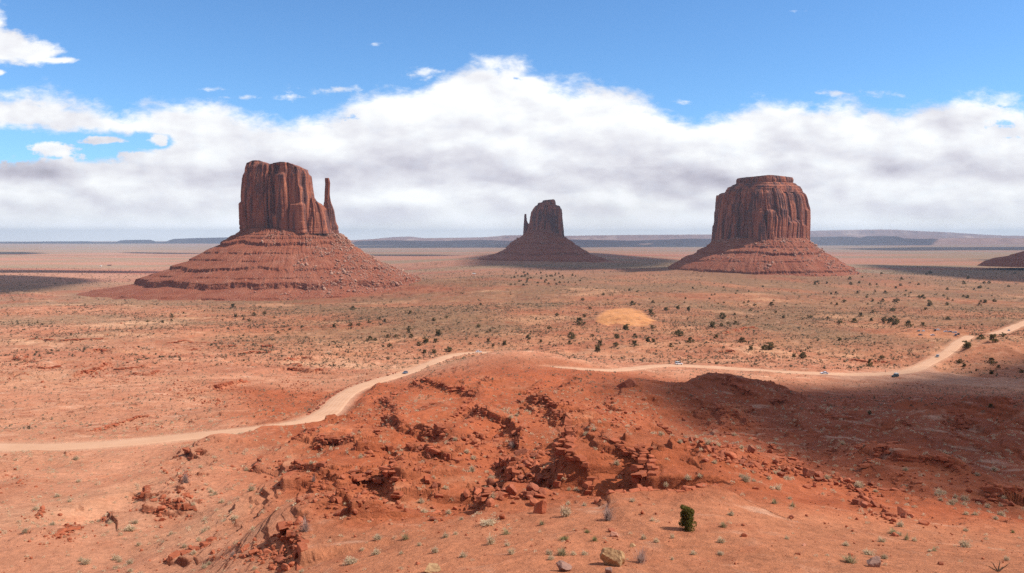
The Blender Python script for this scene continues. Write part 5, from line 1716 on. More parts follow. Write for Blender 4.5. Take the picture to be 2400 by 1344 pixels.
# stones that line the road
lab_r = ('low dark stone in the row lining the dirt road', 'stones lining the road')
P, hw = ROAD_W[0]
up_ = u_of(P[:, 0] / P[:, 1])
first_r = None
nb = 0
for k in range(1, len(P) - 1):
    for side, (ua, ub) in ((-1, (742, 948)), (1, (968, 1128))):
        if not (ua < up_[k] < ub) or P[k, 1] < 230:
            continue
        for rep in range(1 if P[k, 1] < 420 else 1):
            if RNG.uniform() < 0.25:
                continue
            t = P[k + 1, :2] - P[k - 1, :2]; t /= np.linalg.norm(t)
            q = P[k, :2] + np.array([t[1], -t[0]]) * side * (hw * 1.12 + RNG.uniform(0, 0.8)) + t * RNG.uniform(-1, 1)
            s = RNG.uniform(0.9, 1.6)
            if first_r is None:
                first_r = link('roadside_stone', rock_me[2]); o = first_r
            else:
                o = first_r.copy(); COL.objects.link(o)
            o.data = rock_me[(nb * 3) % 9 // 3 * 3]
            o.location = (q[0], q[1], float(zat(q[0], q[1])) - 0.05)
            o.scale = (s * 1.3, s, s * 0.8); o.rotation_euler = (0, 0, RNG.uniform(0, 6.28))
            tag(o, lab_r[0], 'stone', lab_r[1]); nb += 1

# ------------------------------------------------------------------ shrubs and grass
SAGE_ME = []
for k in range(5):
    V, F = blade_bush(800 + k, 150, 0.62, 0.5, 0.012, 0.50, 4, 0.032)
    me = py_mesh('sagebrush', V, F); me.materials.append(M_SAGE); SAGE_ME.append(me)
LILAC_ME = []
for k in range(3):
    V, F = blade_bush(820 + k, 260, 0.72, 0.52, 0.008, 0.75, 1, 0.014)
    me = py_mesh('bare_shrub', V, F); me.materials.append(M_LILAC); LILAC_ME.append(me)
GRASS_ME = []
for k in range(3):
    V, F = blade_bush(840 + k, 170, 0.62, 0.46, 0.012, 0.95, 0)
    me = py_mesh('grass_tuft', V, F); me.materials.append(M_STRAW); GRASS_ME.append(me)
GREEN_ME = []
for k in range(2):
    V, F = blade_bush(860 + k, 150, 0.5, 0.52, 0.012, 0.6, 1, 0.02)
    me = py_mesh('grass_tuft', V, F); me.materials.append(M_GREENGR); GREEN_ME.append(me)


def plant(me, name, cat, u, v, wpx, hpx, label, group=None):
    p = at(u, v)
    k = p[1] / FOC
    o = bpy.data.objects.new(name, me)
    COL.objects.link(o)
    w, h = wpx * k, hpx * k
    o.location = (p[0], p[1], float(zat(p[0], p[1])) - 0.02)
    o.scale = (w, w * 0.9, h / 0.62 * 1.05)
    o.rotation_euler = (0, 0, RNG.uniform(0, 6.28))
    return tag(o, label, cat, group)


for k, (kind, u, v, w, h, lab) in enumerate([
    ('l', 1425, 1220, 48, 36, 'bushy lilac grey bare shrub at the edge of the shaded gully'),
    ('s', 1326, 1211, 36, 30, 'round grey shrub on the dark red slope above the sandy bench'),
    ('l', 1502, 1319, 46, 36, 'grey twiggy shrub beside the big tan boulder'),
    ('l', 716, 1246, 42, 32, 'feathery lilac grey shrub on top of the small red hill at lower left'),
    ('s', 1145, 1230, 60, 15, 'long low grey shrub lying along the rim of the bench'),
    ('g', 1270, 1231, 28, 16, 'pale straw tuft beside the dark hollow'),
    ('s', 1151, 1276, 32, 26, 'round grey green shrub alone on the sandy bench'),
    ('g', 1186, 1253, 42, 17, 'wide straw tuft behind the round grey green shrub'),
    ('g', 1318, 1302, 54, 24, 'double clump of straw grass upslope of the grey boulder'),
    ('s', 1198, 1300, 28, 18, 'small round pale sage on bare sand below the bench path'),
    ('s', 1086, 1307, 28, 16, 'low dark sage near the bottom, right of the tan rock'),
    ('e', 1394, 1268, 28, 17, 'yellow green tuft left of the pale pink stone'),
    ('e', 1322, 1266, 38, 15, 'wide yellow green grass patch on the bench'),
    ('e', 1376, 1249, 24, 13, 'small green tuft above the yellow green tuft'),
    ('s', 1508, 1264, 20, 15, 'small brown sage midway between tan boulder and juniper'),
    ('s', 1576, 1262, 15, 13, 'tiny upright sage just below the juniper'),
    ('g', 1696, 1236, 34, 18, 'straggling straw shrub right of the juniper'),
    ('s', 1690, 1273, 28, 16, 'spreading brown sage below the straggling straw shrub'),
    ('s', 1575, 1313, 14, 11, 'pale round tuft alone right of the grey twiggy shrub'),
    ('g', 1992, 1318, 56, 22, 'long straw tussock left of the red brown boulder'),
    ('s', 2036, 1301, 40, 15, 'flat grey shrub behind the long straw tussock'),
    ('s', 2072, 1310, 24, 13, 'grey tuft above the red brown boulder'),
    ('g', 2093, 1251, 42, 17, 'left of two straw tussocks on the right slope'),
    ('g', 2124, 1266, 26, 20, 'right of two straw tussocks on the right slope'),
    ('s', 2262, 1283, 38, 21, 'bushy grey shrub at the lower right beside red slabs'),
    ('s', 2013, 1143, 34, 18, 'pale blue grey shrub alone at the foot of the boulder band'),
    ('g', 1815, 1181, 32, 16, 'left of two straw tufts below the boulder band'),
    ('g', 1857, 1188, 26, 15, 'right of two straw tufts below the boulder band'),
    ('s', 1612, 1124, 26, 13, 'grey tuft on the red slope above the juniper'),
    ('s', 1561, 1141, 18, 13, 'small dark grey tuft left of the red slope crest'),
    ('s', 2262, 1174, 28, 17, 'round grey shrub on the shaded slope at right'),
    ('s', 2346, 1209, 26, 13, 'grey tuft near the right edge beside red slabs'),
    ('e', 2374, 1249, 16, 11, 'small bright green bush near the right edge'),
    ('g', 2190, 1292, 26, 13, 'yellowish tuft on the lower right sand'),
    ('g', 950, 1265, 36, 20, 'straw and grey clump at the left end of the bench'),
    ('s', 885, 1265, 34, 15, 'low grey shrub in the wash left of the bench'),
    ('s', 882, 1300, 32, 16, 'grey green tuft left of the sandy bench bottom'),
    ('s', 822, 1322, 48, 18, 'broad grey sage at the bottom left of the bench'),
    ('s', 1045, 1260, 24, 13, 'pale tuft on the sand midway along the bench'),
    ('l', 435, 1132, 34, 24, 'tall grey bare shrub on the rocky mound below the road'),
    ('l', 545, 1306, 24, 17, 'lilac bare shrub low on the lower left slope'),
    ('s', 305, 1244, 42, 14, 'long grey shrub at the foot of the rocky mound'),
    ('s', 178, 1078, 18, 10, 'grey shrub just below the dirt road at left'),
    ('l', 1200, 1050, 24, 17, 'pale grey shrub in the shade of the central scarp'),
    ('s', 1107, 1106, 22, 17, 'round dusky shrub on the ridge left of the boulders'),
    ('l', 735, 1129, 18, 16, 'lilac shrub beneath the long left ledge'),
]):
    me = {'l': LILAC_ME, 's': SAGE_ME, 'g': GRASS_ME, 'e': GREEN_ME}[kind][k % 2]
    nm, ct = {'l': ('bare_shrub', 'shrub'), 's': ('sagebrush', 'shrub'), 'g': ('grass_tuft', 'grass tuft'), 'e': ('grass_tuft', 'grass tuft')}[kind]
    plant(me, nm, ct, u, v, w, h, lab)

# dead branch at the lower right
V, F = [], []
for q, (a, e, l) in enumerate(((0.3, 0.5, 1.0), (2.4, 0.7, 0.9), (1.2, 0.9, 0.8), (3.3, 0.35, 1.1), (0.9, 0.3, 0.7))):
    d = np.array([math.cos(a) * math.cos(e), 0.3 * math.sin(a), math.sin(e)])
    path = [np.zeros(3), d * 0.4 * l + (0, 0, 0.05), d * 0.75 * l + (0.05, 0, 0.12), d * l + (0.02, 0.05, 0.08)]
    v_, f_ = tube(path, [0.05, 0.04, 0.025, 0.008], 5)
    F += [tuple(i + len(V) for i in f) for f in f_]; V += v_
p = at(2340, 1340)
o = link('dead_branch', py_mesh('dead_branch', V, F), M_BARK, loc=(p[0], p[1], p[2]))
tag(o, 'dark forked dead branch lying near the lower right corner', 'branch')

# scattered sage: the largest as things, the rest as one mass
t = RNG.uniform(-0.63, 0.63, 7600); Y = np.sqrt(RNG.uniform(62 ** 2, 310 ** 2, 7600))
X = t * Y
dn = 0.34 + 1.0 * fbm(X, Y, 22, 3, 901) + 0.30 * (Y > 95) + 0.22 * (Y <= 95)
keep = (RNG.uniform(size=len(X)) < dn) & (mask_at(BLOCK, X, Y) < 0.15)
X, Y = X[keep], Y[keep]
S_ = np.clip(RNG.lognormal(-0.30, 0.36, len(X)), 0.3, 1.7) * np.where(Y < 95, 0.62, 1.0)
o_ = np.argsort(-S_ / Y)
X, Y, S_ = X[o_], Y[o_], S_[o_]
ZS = zat(X, Y)
NS = 225
first_s = None
for k in range(NS):
    if first_s is None:
        first_s = link('sagebrush', SAGE_ME[0]); o = first_s
    else:
        o = first_s.copy(); COL.objects.link(o)
    o.data = SAGE_ME[k % 5]
    o.location = (X[k], Y[k], ZS[k] - 0.02)
    o.scale = (S_[k], S_[k], S_[k] * RNG.uniform(0.8, 1.1))
    o.rotation_euler = (0, 0, RNG.uniform(0, 6.28))
    uu = u_of(X[k] / Y[k])
    if Y[k] < 95 and uu > 800:
        tag(o, 'small grey sage tuft on the sandy bench at the bottom', 'shrub', 'sage tufts on the sandy bench')
    elif uu < 700:
        tag(o, 'grey sage tuft on the orange slopes below the dirt road', 'shrub', 'sage tufts below the road')
    elif uu > 1560:
        tag(o, 'grey sage tuft on the dark red slopes at the right', 'shrub', 'sage tufts on the right slopes')
    else:
        tag(o, 'pale grey sage tuft among the ledges of the central ridge', 'shrub', 'sage tufts on the central ridge')
pos = np.stack([X, Y, ZS - 0.02], 1)[NS:]
SAGE_MID = [lump_bush(870 + k, 44, 0.16, 0.58, 0.55) for k in range(4)]
scatter_mesh('sage_cover', SAGE_MID, pos, S_[NS:], M_SAGE, 'pale grey sage dotted over the red slopes', seed=8)

SAGE_FAR = [lump_bush(880 + k, 16, 0.20, 0.5) for k in range(5)]
SAGE_TINY = [lump_bush(890 + k, 8, 0.30, 0.5) for k in range(5)]


def cover(n, Y0, Y1, s0, sig, smax, temps, mat, seed, dens, label):
    r = np.random.default_rng(seed)
    t = r.uniform(-0.66, 0.66, n); Y = np.sqrt(r.uniform(Y0 ** 2, Y1 ** 2, n)); X = t * Y
    keep = (r.uniform(size=n) < dens(X, Y)) & (mask_at(BLOCK, X, Y) < 0.15) & (mask_at(SL, X, Y) < 0.7)
    X, Y = X[keep], Y[keep]
    S = np.clip(r.lognormal(math.log(s0), sig, len(X)), s0 * 0.4, smax)
    # stay off the buttes
    ok = np.ones(len(X), bool)
    for (bx, by, ax, ay) in ((px_at(560, 700, 1900)[0], 1900, 400, 300), (px_at(1785, 640, 2500)[0], 2500, 280, 260), (px_at(1280, 620, 3700)[0], 3700, 360, 350)):
        ok &= ((X - bx) / ax) ** 2 + ((Y - by) / ay) ** 2 > 1.0
    X, Y, S = X[ok], Y[ok], S[ok]
    scatter_mesh('sage_cover', temps, np.stack([X, Y, zat(X, Y) - 0.03 * S], 1), S, mat, label, seed=seed + 1)


cover(20000, 290, 560, 0.85, 0.38, 1.9, SAGE_FAR, M_PALE, 911, lambda x, y: 0.35 + 0.9 * fbm(x, y, 45, 4, 912), 'pale scrub dotted over the flats by the road')
cover(12000, 290, 560, 0.80, 0.40, 2.0, SAGE_FAR, M_SCRUB, 913, lambda x, y: 0.25 + 0.9 * fbm(x, y, 60, 4, 914) + 0.3 * (u_of(x / y) > 2100), 'dull green scrub on the flats by the road')
cover(70000, 520, 1300, 1.6, 0.45, 4.0, SAGE_FAR, M_SCRUB, 915, lambda x, y: 0.42 + 1.5 * fbm(x, y, 110, 4, 916) - 0.15 * (u_of(x / y) < 500), 'dull green scrub over the middle plain')
cover(36000, 540, 1300, 1.3, 0.4, 2.8, SAGE_TINY, M_PALE, 917, lambda x, y: 0.42 + 1.1 * fbm(x, y, 90, 4, 918) - 0.2 * (u_of(x / y) < 500), 'pale straw scrub over the middle plain')
cover(50000, 1280, 3600, 2.8, 0.45, 7.0, SAGE_TINY, M_SCRUB, 919, lambda x, y: 0.38 + 1.2 * fbm(x, y, 240, 4, 920), 'scrub speckling the far plain')

# ------------------------------------------------------------------ junipers
def juniper(seed, clumps, per, leaf, slim, cmat, rootname='juniper_tree'):
    """returns (root, trunk, crown) of unit height"""
    root = bpy.data.objects.new(rootname, None); COL.objects.link(root)
    V, F = juniper_crown(seed, clumps, per, leaf, 1.0, slim)
    crown = link('crown', py_mesh('crown', V, F), cmat, root)
    r = np.random.default_rng(seed)
    V, F = [], []
    v_, f_ = tube([(0, 0, -0.05), (0.01, 0.0, 0.2), (0.0, 0.02, 0.5), (0.02, 0, 0.8)], [0.055, 0.04, 0.025, 0.008])
    V += v_; F += f_
    for k in range(6):
        a = r.uniform(0, 6.28); z = 0.08 + 0.1 * k
        e = np.array([math.cos(a) * 0.3 * slim, math.sin(a) * 0.3 * slim, z + 0.16])
        v_, f_ = tube([(0, 0, z), e * [0.5, 0.5, 1] - [0, 0, 0.06], e], [0.022, 0.014, 0.005], 5)
        F += [tuple(i + len(V) for i in f) for f in f_]; V += v_
    trunk = link('trunk', py_mesh('trunk', V, F), M_BARK, root)
    return root, trunk, crown


def copy_tree(src, parts, loc, sc, rz, label, cat, group=None):
    r = src.copy(); COL.objects.link(r)
    r.location = loc; r.scale = sc; r.rotation_euler = (0, 0, rz)
    for k in ('label', 'category', 'group'):
        if k in r:
            del r[k]
    tag(r, label, cat, group)
    for q in parts:
        c = q.copy(); COL.objects.link(c); c.parent = r
    return r


p = at(1610, 1242)
h = 56 / FOC * p[1]
rt, trk, crw = juniper(951, 78, 60, 0.052, 0.74, M_JUNI)
rt.location = p; rt.scale = (h * 1.0, h * 1.0, h * 0.99)
tag(rt, 'dense bright green upright juniper alone on the sandy bench', 'juniper')

PROTO = [juniper(960 + k, 34, 26, 0.095, 1.25, M_JUNIFAR) for k in range(5)]
JUN = []
for (x, y, w) in [(65, 238, 30), (125, 238, 28), (192, 220, 30), (268, 200, 28), (303, 212, 28), (650, 205, 32), (735, 185, 28), (472, 262, 32), (470, 288, 34), (680, 297, 58), (235, 343, 32), (383, 320, 30), (325, 320, 36), (490, 320, 40), (590, 347, 64), (548, 375, 45), (338, 385, 36), (200, 335, 46), (660, 355, 42), (580, 425, 40), (650, 425, 42), (750, 410, 56), (905, 372, 26), (1028, 350, 38), (1140, 370, 42), (1065, 383, 26), (960, 250, 30), (1042, 280, 24), (1305, 330, 48), (1397, 352, 30), (1610, 318, 66), (1758, 315, 28), (1597, 367, 34), (1810, 372, 50), (1795, 405, 60), (1928, 322, 48), (1922, 378, 40), (2055, 320, 38), (2050, 367, 60), (2145, 345, 50), (2185, 350, 36), (1455, 262, 32), (1665, 215, 70), (1740, 125, 30), (1990, 255, 64), (2180, 258, 34), (2360, 300, 64), (2305, 385, 36), (2165, 152, 56), (2355, 118, 40), (2275, 130, 36), (1690, 65, 26), (80, 122, 40), (482, 155, 34), (975, 95, 24), (1700, 180, 30), (1510, 170, 30), (2035, 90, 40), (2180, 80, 30)]:
    JUN.append((800 + x / 2.986, 680 + (y + w * 0.40) / 2.986, w / 2.986))
for (x, y, w) in [(40, 128, 36), (275, 180, 58), (503, 102, 24), (475, 138, 26), (620, 95, 40), (210, 243, 58), (268, 243, 32), (320, 228, 26), (370, 225, 36), (450, 185, 24), (365, 165, 24), (708, 186, 28), (895, 184, 30), (1015, 190, 24), (415, 347, 64), (478, 400, 46), (605, 385, 72), (572, 400, 50), (55, 345, 60), (235, 322, 44), (780, 455, 40), (845, 455, 60), (1100, 220, 40), (1200, 210, 50), (1245, 170, 40), (1320, 203, 34), (1412, 205, 46), (1475, 215, 80), (1580, 235, 56), (1680, 238, 40), (1098, 340, 40), (650, 150, 22), (1855, 195, 30), (2160, 490, 60), (2210, 535, 32), (2160, 570, 44), (2370, 565, 36), (2240, 310, 40), (2090, 325, 56), (2170, 335, 80), (1990, 375, 80), (1310, 860, 30), (1395, 465, 40), (1310, 520, 46), (2155, 810, 40), (1970, 520, 40), (1940, 495, 46), (1500, 70, 34), (1400, 70, 28), (1680, 45, 44), (1080, 95, 26), (1730, 95, 40), (1470, 135, 36), (1330, 150, 30), (1700, 130, 30), (2115, 75, 36), (1990, 45, 30)]:
    JUN.append((1600 + x / 2.986, 680 + (y + w * 0.40) / 2.986, w / 2.986))
for (x, y, w) in [(1033, 157, 20), (1200, 118, 34), (1285, 100, 20), (1650, 115, 36), (1778, 108, 32), (1745, 148, 30), (1920, 130, 22), (1630, 52, 40), (2338, 188, 36), (2115, 193, 26), (2030, 212, 20), (1945, 235, 24), (1200, 150, 22), (1140, 160, 26), (1700, 120, 24), (1850, 100, 30), (263, 165, 16), (1705, 140, 20)]:
    JUN.append((x / 2.986, 700 + (y + w * 0.40) / 2.986, w / 2.986))
rj = np.random.default_rng(33)
for _ in range(46):
    JUN.append((rj.uniform(1195, 1360), 641 + 30 * rj.uniform() ** 1.4, rj.uniform(4, 8)))
for _ in range(60):
    JUN.append((rj.uniform(1900, 2390), rj.uniform(640, 720), rj.uniform(5, 10)))
for _ in range(20):
    JUN.append((rj.uniform(1380, 1900), rj.uniform(670, 715), rj.uniform(5, 9)))


def jun_words(u, v):
    if v < 676 and 1180 < u < 1375:
        return 'tiny dark juniper in the far grove below the middle butte', 'junipers of the far grove'
    if u < 760:
        return 'dark juniper on the pale flats in front of the left butte', 'junipers before the left butte'
    if u > 2230 and v > 770:
        return 'dark bush on the knoll right of the climbing road', 'bushes on the right knoll'
    if u < 1090 and v > 730:
        return 'round dark juniper on the grassy knoll above the road bend', 'junipers above the road bend'
    if u < 1400 and v > 755:
        return 'dark juniper on the sand between road bend and orange dune', 'junipers between bend and dune'
    if 1400 <= u < 1620 and v > 715:
        return 'dark juniper on the sandy slopes around the orange dune', 'junipers around the dune'
    if u >= 1620 and v > 735:
        return 'dark juniper on the sandy rise behind the right-hand road', 'junipers behind the right road'
    if u >= 1600:
        return 'small dark juniper on the plain below the right butte', 'junipers below the right butte'
    return 'small dark juniper on the middle plain', 'junipers on the middle plain'


SPECIAL = {(1600 + 605 / 2.986): 'widest dark juniper on the orange slope above the road', (800 + 472 / 2.986): 'upper of two touching junipers one above the other', (800 + 470 / 2.986): 'lower of two touching junipers one above the other',
           (1600 + 1310 / 2.986): 'small upright dark bush alone in the shaded valley', (1600 + 2155 / 2.986): 'low dark green bush in the shaded valley at right', (1600 + 2160 / 2.986): 'big dark round bush on the knoll at the right edge',
           (800 + 1665 / 2.986): 'wide dark juniper clump just left of the orange dune', (1600 + 845 / 2.986): 'wide flat bush on the sand right of the orange slope', (800 + 680 / 2.986): 'broad juniper standing apart on the grassy knoll above the bend'}
used = set()
for k, (u, v, w) in enumerate(JUN):
    p = at(u, v)
    s = w / FOC * p[1] / 1.2
    lab, grp = jun_words(u, v)
    if u in SPECIAL and u not in used:
        lab, grp = SPECIAL[u], None
        used.add(u)
    src = PROTO[k % 5]
    hs = RNG.uniform(0.72, 0.95) * (1.5 if (abs(u - (1600 + 1310 / 2.986)) < 0.5) else 1.0)
    if k < 5:
        rt = src[0]
        rt.location = p; rt.scale = (s, s, s * hs); rt.rotation_euler = (0, 0, RNG.uniform(0, 6.28))
        tag(rt, lab, 'juniper', grp)
    else:
        copy_tree(src[0], src[1:], p, (s, s, s * hs), RNG.uniform(0, 6.28), lab, 'juniper', grp)

# ------------------------------------------------------------------ vehicles
PAINT = {'white': flat_mat('white_paint', (0.80, 0.81, 0.83), 0.25, 0.5), 'blue': flat_mat('blue_grey_paint', (0.09, 0.13, 0.20), 0.25, 0.5), 'black': flat_mat('black_paint', (0.018, 0.020, 0.024), 0.25, 0.5), 'grey': flat_mat('grey_paint', (0.25, 0.27, 0.30), 0.25, 0.5), 'teal': flat_mat('dark_teal_paint', (0.02, 0.05, 0.06), 0.3, 0.5)}
M_GLASS = flat_mat('car_glass', (0.02, 0.025, 0.03), 0.08, 0.6)
M_TYRE = flat_mat('tyre_rubber', (0.02, 0.02, 0.02), 0.8, 0.2)
M_RIM = flat_mat('wheel_rim', (0.45, 0.46, 0.48), 0.35, 0.5, 0.6)
M_LAMP = flat_mat('lamp_lens', (0.75, 0.76, 0.78), 0.15, 0.6)
M_RED = flat_mat('tail_lens', (0.35, 0.015, 0.012), 0.2, 0.6)
M_ROOF = flat_mat('pale_canvas', (0.55, 0.60, 0.60), 0.8, 0.2)
M_SKIN = flat_mat('skin', (0.45, 0.26, 0.17), 0.6, 0.3)
M_DARKCL = flat_mat('dark_cloth', (0.03, 0.035, 0.05), 0.9, 0.1)
M_WHITECL = flat_mat('white_cloth', (0.65, 0.65, 0.66), 0.9, 0.1)
M_HAIR = flat_mat('dark_hair', (0.02, 0.015, 0.012), 0.7, 0.2)


def loft(name, prof, halfw, mat, parent, top=None, bev=0.05):
    """side profile (x, z) given a width that narrows with height: a car's shell"""
    V, F = [], []
    n = len(prof)
    for sgn in (-1, 1):
        for x, z in prof:
            V.append((x, sgn * halfw(x, z), z))
    for k in range(n):
        q = (k + 1) % n
        F.append((k, q, n + q, n + k))
    F.append(tuple(range(n))[::-1]); F.append(tuple(range(n, 2 * n)))
    me = py_mesh(name, V, F)
    bm = bmesh.new(); bm.from_mesh(me)
    bmesh.ops.recalc_face_normals(bm, faces=bm.faces)
    bmesh.ops.bevel(bm, geom=[e for e in bm.edges], offset=bev, segments=2, affect='EDGES', clamp_overlap=True)
    bm.to_mesh(me); bm.free()
    return link(name, me, mat, parent)


CARS = {
    'sedan': dict(L=4.6, W=0.90, body=[(-2.28, 0.35), (-2.30, 0.80), (-2.05, 0.98), (-1.35, 1.00), (1.00, 0.95), (2.05, 0.78), (2.30, 0.62), (2.28, 0.30), (1.9, 0.24), (-1.9, 0.24)],
                  cab=[(-1.75, 0.97), (-0.95, 1.40), (0.15, 1.44), (1.05, 0.95)], wz=0.33),
    'suv': dict(L=4.7, W=0.95, body=[(-2.32, 0.42), (-2.35, 1.0), (-2.2, 1.12), (1.05, 1.08), (2.15, 0.98), (2.34, 0.75), (2.32, 0.42), (1.9, 0.34), (-1.9, 0.34)],
                cab=[(-2.22, 1.10), (-1.95, 1.68), (0.30, 1.74), (1.15, 1.07)], wz=0.38),
}


def make_car(kind, paint, label, loc, rz, group=None, rack=False, cat='car'):
    c = CARS[kind]
    t = thing('parked_car' if group else 'car', label, cat, loc, rz, group)
    loft('body', c['body'], lambda x, z: c['W'] * (1 - 0.05 * max(z - 0.6, 0)) * (0.93 if abs(x) > 2.1 else 1), PAINT[paint], t)
    zb = c['cab'][0][1]
    cb = loft('window', c['cab'], lambda x, z: c['W'] * (0.97 - 0.22 * (z - zb)), M_GLASS, t, bev=0.04)
    zt = max(p[1] for p in c['cab'])
    xs = [p[0] for p in c['cab'] if p[1] > zt - 0.08]
    wr = c['W'] * (0.97 - 0.22 * (zt - zb))
    loft('roof', [(xs[0] - 0.14, zt - 0.05), (xs[0] - 0.02, zt + 0.035), (xs[1] + 0.02, zt + 0.035), (xs[1] + 0.16, zt - 0.06)], lambda x, z: wr + 0.03, PAINT[paint], t, bev=0.02)
    for sx in (-1.42, 1.42):
        for sy in (-1, 1):
            V, F = [], []
            for j, (yy, r) in enumerate(((-0.11, 0.27), (-0.10, c['wz']), (0.10, c['wz']), (0.11, 0.27))):
                for q in range(16):
                    a = 2 * math.pi * q / 16
                    V.append((r * math.cos(a), yy, r * math.sin(a)))
            for j in range(3):
                for q in range(16):
                    F.append((j * 16 + q, j * 16 + (q + 1) % 16, (j + 1) * 16 + (q + 1) % 16, (j + 1) * 16 + q))
            F += [tuple(range(16)), tuple(range(48, 64))[::-1]]
            w = link('wheel', py_mesh('wheel', V, F), M_TYRE, t, (sx, sy * (c['W'] - 0.09), c['wz']))
            V = [(0.2 * math.cos(2 * math.pi * q / 12), sy * 0.122, 0.2 * math.sin(2 * math.pi * q / 12)) for q in range(12)]
            V += [(0.07 * math.cos(2 * math.pi * q / 12), sy * 0.14, 0.07 * math.sin(2 * math.pi * q / 12)) for q in range(12)]
            F = [(q, (q + 1) % 12, 12 + (q + 1) % 12, 12 + q) for q in range(12)] + [tuple(range(12, 24))]
            link('rim', py_mesh('rim', V, F), M_RIM, w)
    xf = max(p[0] for p in c['body']); xb = min(p[0] for p in c['body'])
    for sy in (-1, 1):
        for nm, x, mt in (('headlight', xf - 0.06, M_LAMP), ('taillight', xb + 0.06, M_RED)):
            bm = bmesh.new(); bmesh.ops.create_cube(bm, size=1.0)
            bmesh.ops.scale(bm, vec=(0.14, 0.34, 0.14), verts=bm.verts)
            bmesh.ops.bevel(bm, geom=list(bm.edges), offset=0.03, segments=2, affect='EDGES')
            me = bpy.data.meshes.new(nm); bm.to_mesh(me); bm.free()
            link(nm, me, mt, t, (x, sy * (c['W'] - 0.24), 0.68 if kind == 'sedan' else 0.82))
    if rack:
        loft('roof_tent', [(-2.1, zt + 0.09), (-2.05, zt + 0.62), (-0.2, zt + 0.66), (0.2, zt + 0.40), (0.3, zt + 0.09)], lambda x, z: 0.80, M_ROOF, t, bev=0.06)
    return t


def on_road(u, v, dx=0.0):
    """a spot on the road seen at a pixel, with the road's heading there"""
    p = at(u, v)
    best = None
    for P, hw in ROAD_W:
        d = np.hypot(P[:, 0] - p[0], P[:, 1] - p[1]); k = int(np.argmin(d))
        if best is None or d[k] < best[0]:
            k0, k1 = max(k - 2, 0), min(k + 2, len(P) - 1)
            t = P[k1] - P[k0]
            best = (d[k], math.atan2(t[1], t[0]), P[k], math.atan2(t[2], math.hypot(t[0], t[1])), hw)
    return p, best


def drive(u, v, kind, paint, label, flip=False, lane=None, **kw):
    p, b = on_road(u, v)
    c = b[2]
    d = np.array([p[0] - c[0], p[1] - c[1]]); n = np.linalg.norm(d)
    if n > b[4] * 0.55:
        d = d / n * b[4] * 0.55
    x, y = c[0] + d[0], c[1] + d[1]
    t = make_car(kind, paint, label, (x, y, c[2] + 0.06), b[1] + (math.pi if flip else 0), **kw)
    t.rotation_euler = (0, -b[3] * (-1 if flip else 1), b[1] + (math.pi if flip else 0))
    return t


drive(950, 877, 'sedan', 'blue', 'dark blue car driving along the left-hand stretch of dirt road', True)
drive(1122, 827, 'sedan', 'white', 'white car on the road bend at the top of the left stretch')
drive(1590, 856, 'suv', 'white', 'white off-road car with dark windows on the road under the orange slope')
drive(1932, 878, 'sedan', 'white', 'white car on the straight road right of centre', True)
drive(2197, 838, 'suv', 'grey', 'grey car coming down the climbing road at right', True)
drive(2369, 777, 'sedan', 'grey', 'small grey car on the far road at the right edge', True)
p = at(2098, 884)
make_car('suv', 'teal', 'black truck with a pale roof load standing beside the road junction', tuple(p + [0, 0, 0.03]), R_(205), None, True, 'truck')
for (u, v, kind, paint, rz, lab) in ((2153, 777.5, 'suv', 'grey', 80, 'grey car at the left end of the parking terrace'), (2163.5, 778, 'suv', 'white', 85, 'white car second from the left on the parking terrace'),
                                     (2192, 775.5, 'suv', 'black', 60, 'black car at the back middle of the parking terrace'), (2199, 774.5, 'sedan', 'white', 15, 'white car at the back of the parking terrace beside a black one'),
                                     (2157.5, 786.5, 'sedan', 'blue', 10, 'dull blue car nearest the left front of the terrace'), (2186, 787, 'sedan', 'white', 172, 'white car alone at the front of the parking terrace'),
                                     (2217, 778.5, 'sedan', 'white', 170, 'white car in the middle of the right row on the terrace'), (2227, 779, 'sedan', 'grey', 160, 'grey car behind the two dark ones on the terrace'),
                                     (2237, 781, 'suv', 'white', 150, 'white car at the back right of the parking terrace'), (2240, 787, 'suv', 'blue', 70, 'dark blue car at the right front of the terrace'), (2246, 785, 'suv', 'black', 75, 'black car at the right end of the parking terrace')):
    p = at(u, v)
    make_car(kind, paint, lab, tuple(p + [0, 0, 0.02]), R_(rz), 'cars parked on the terrace')


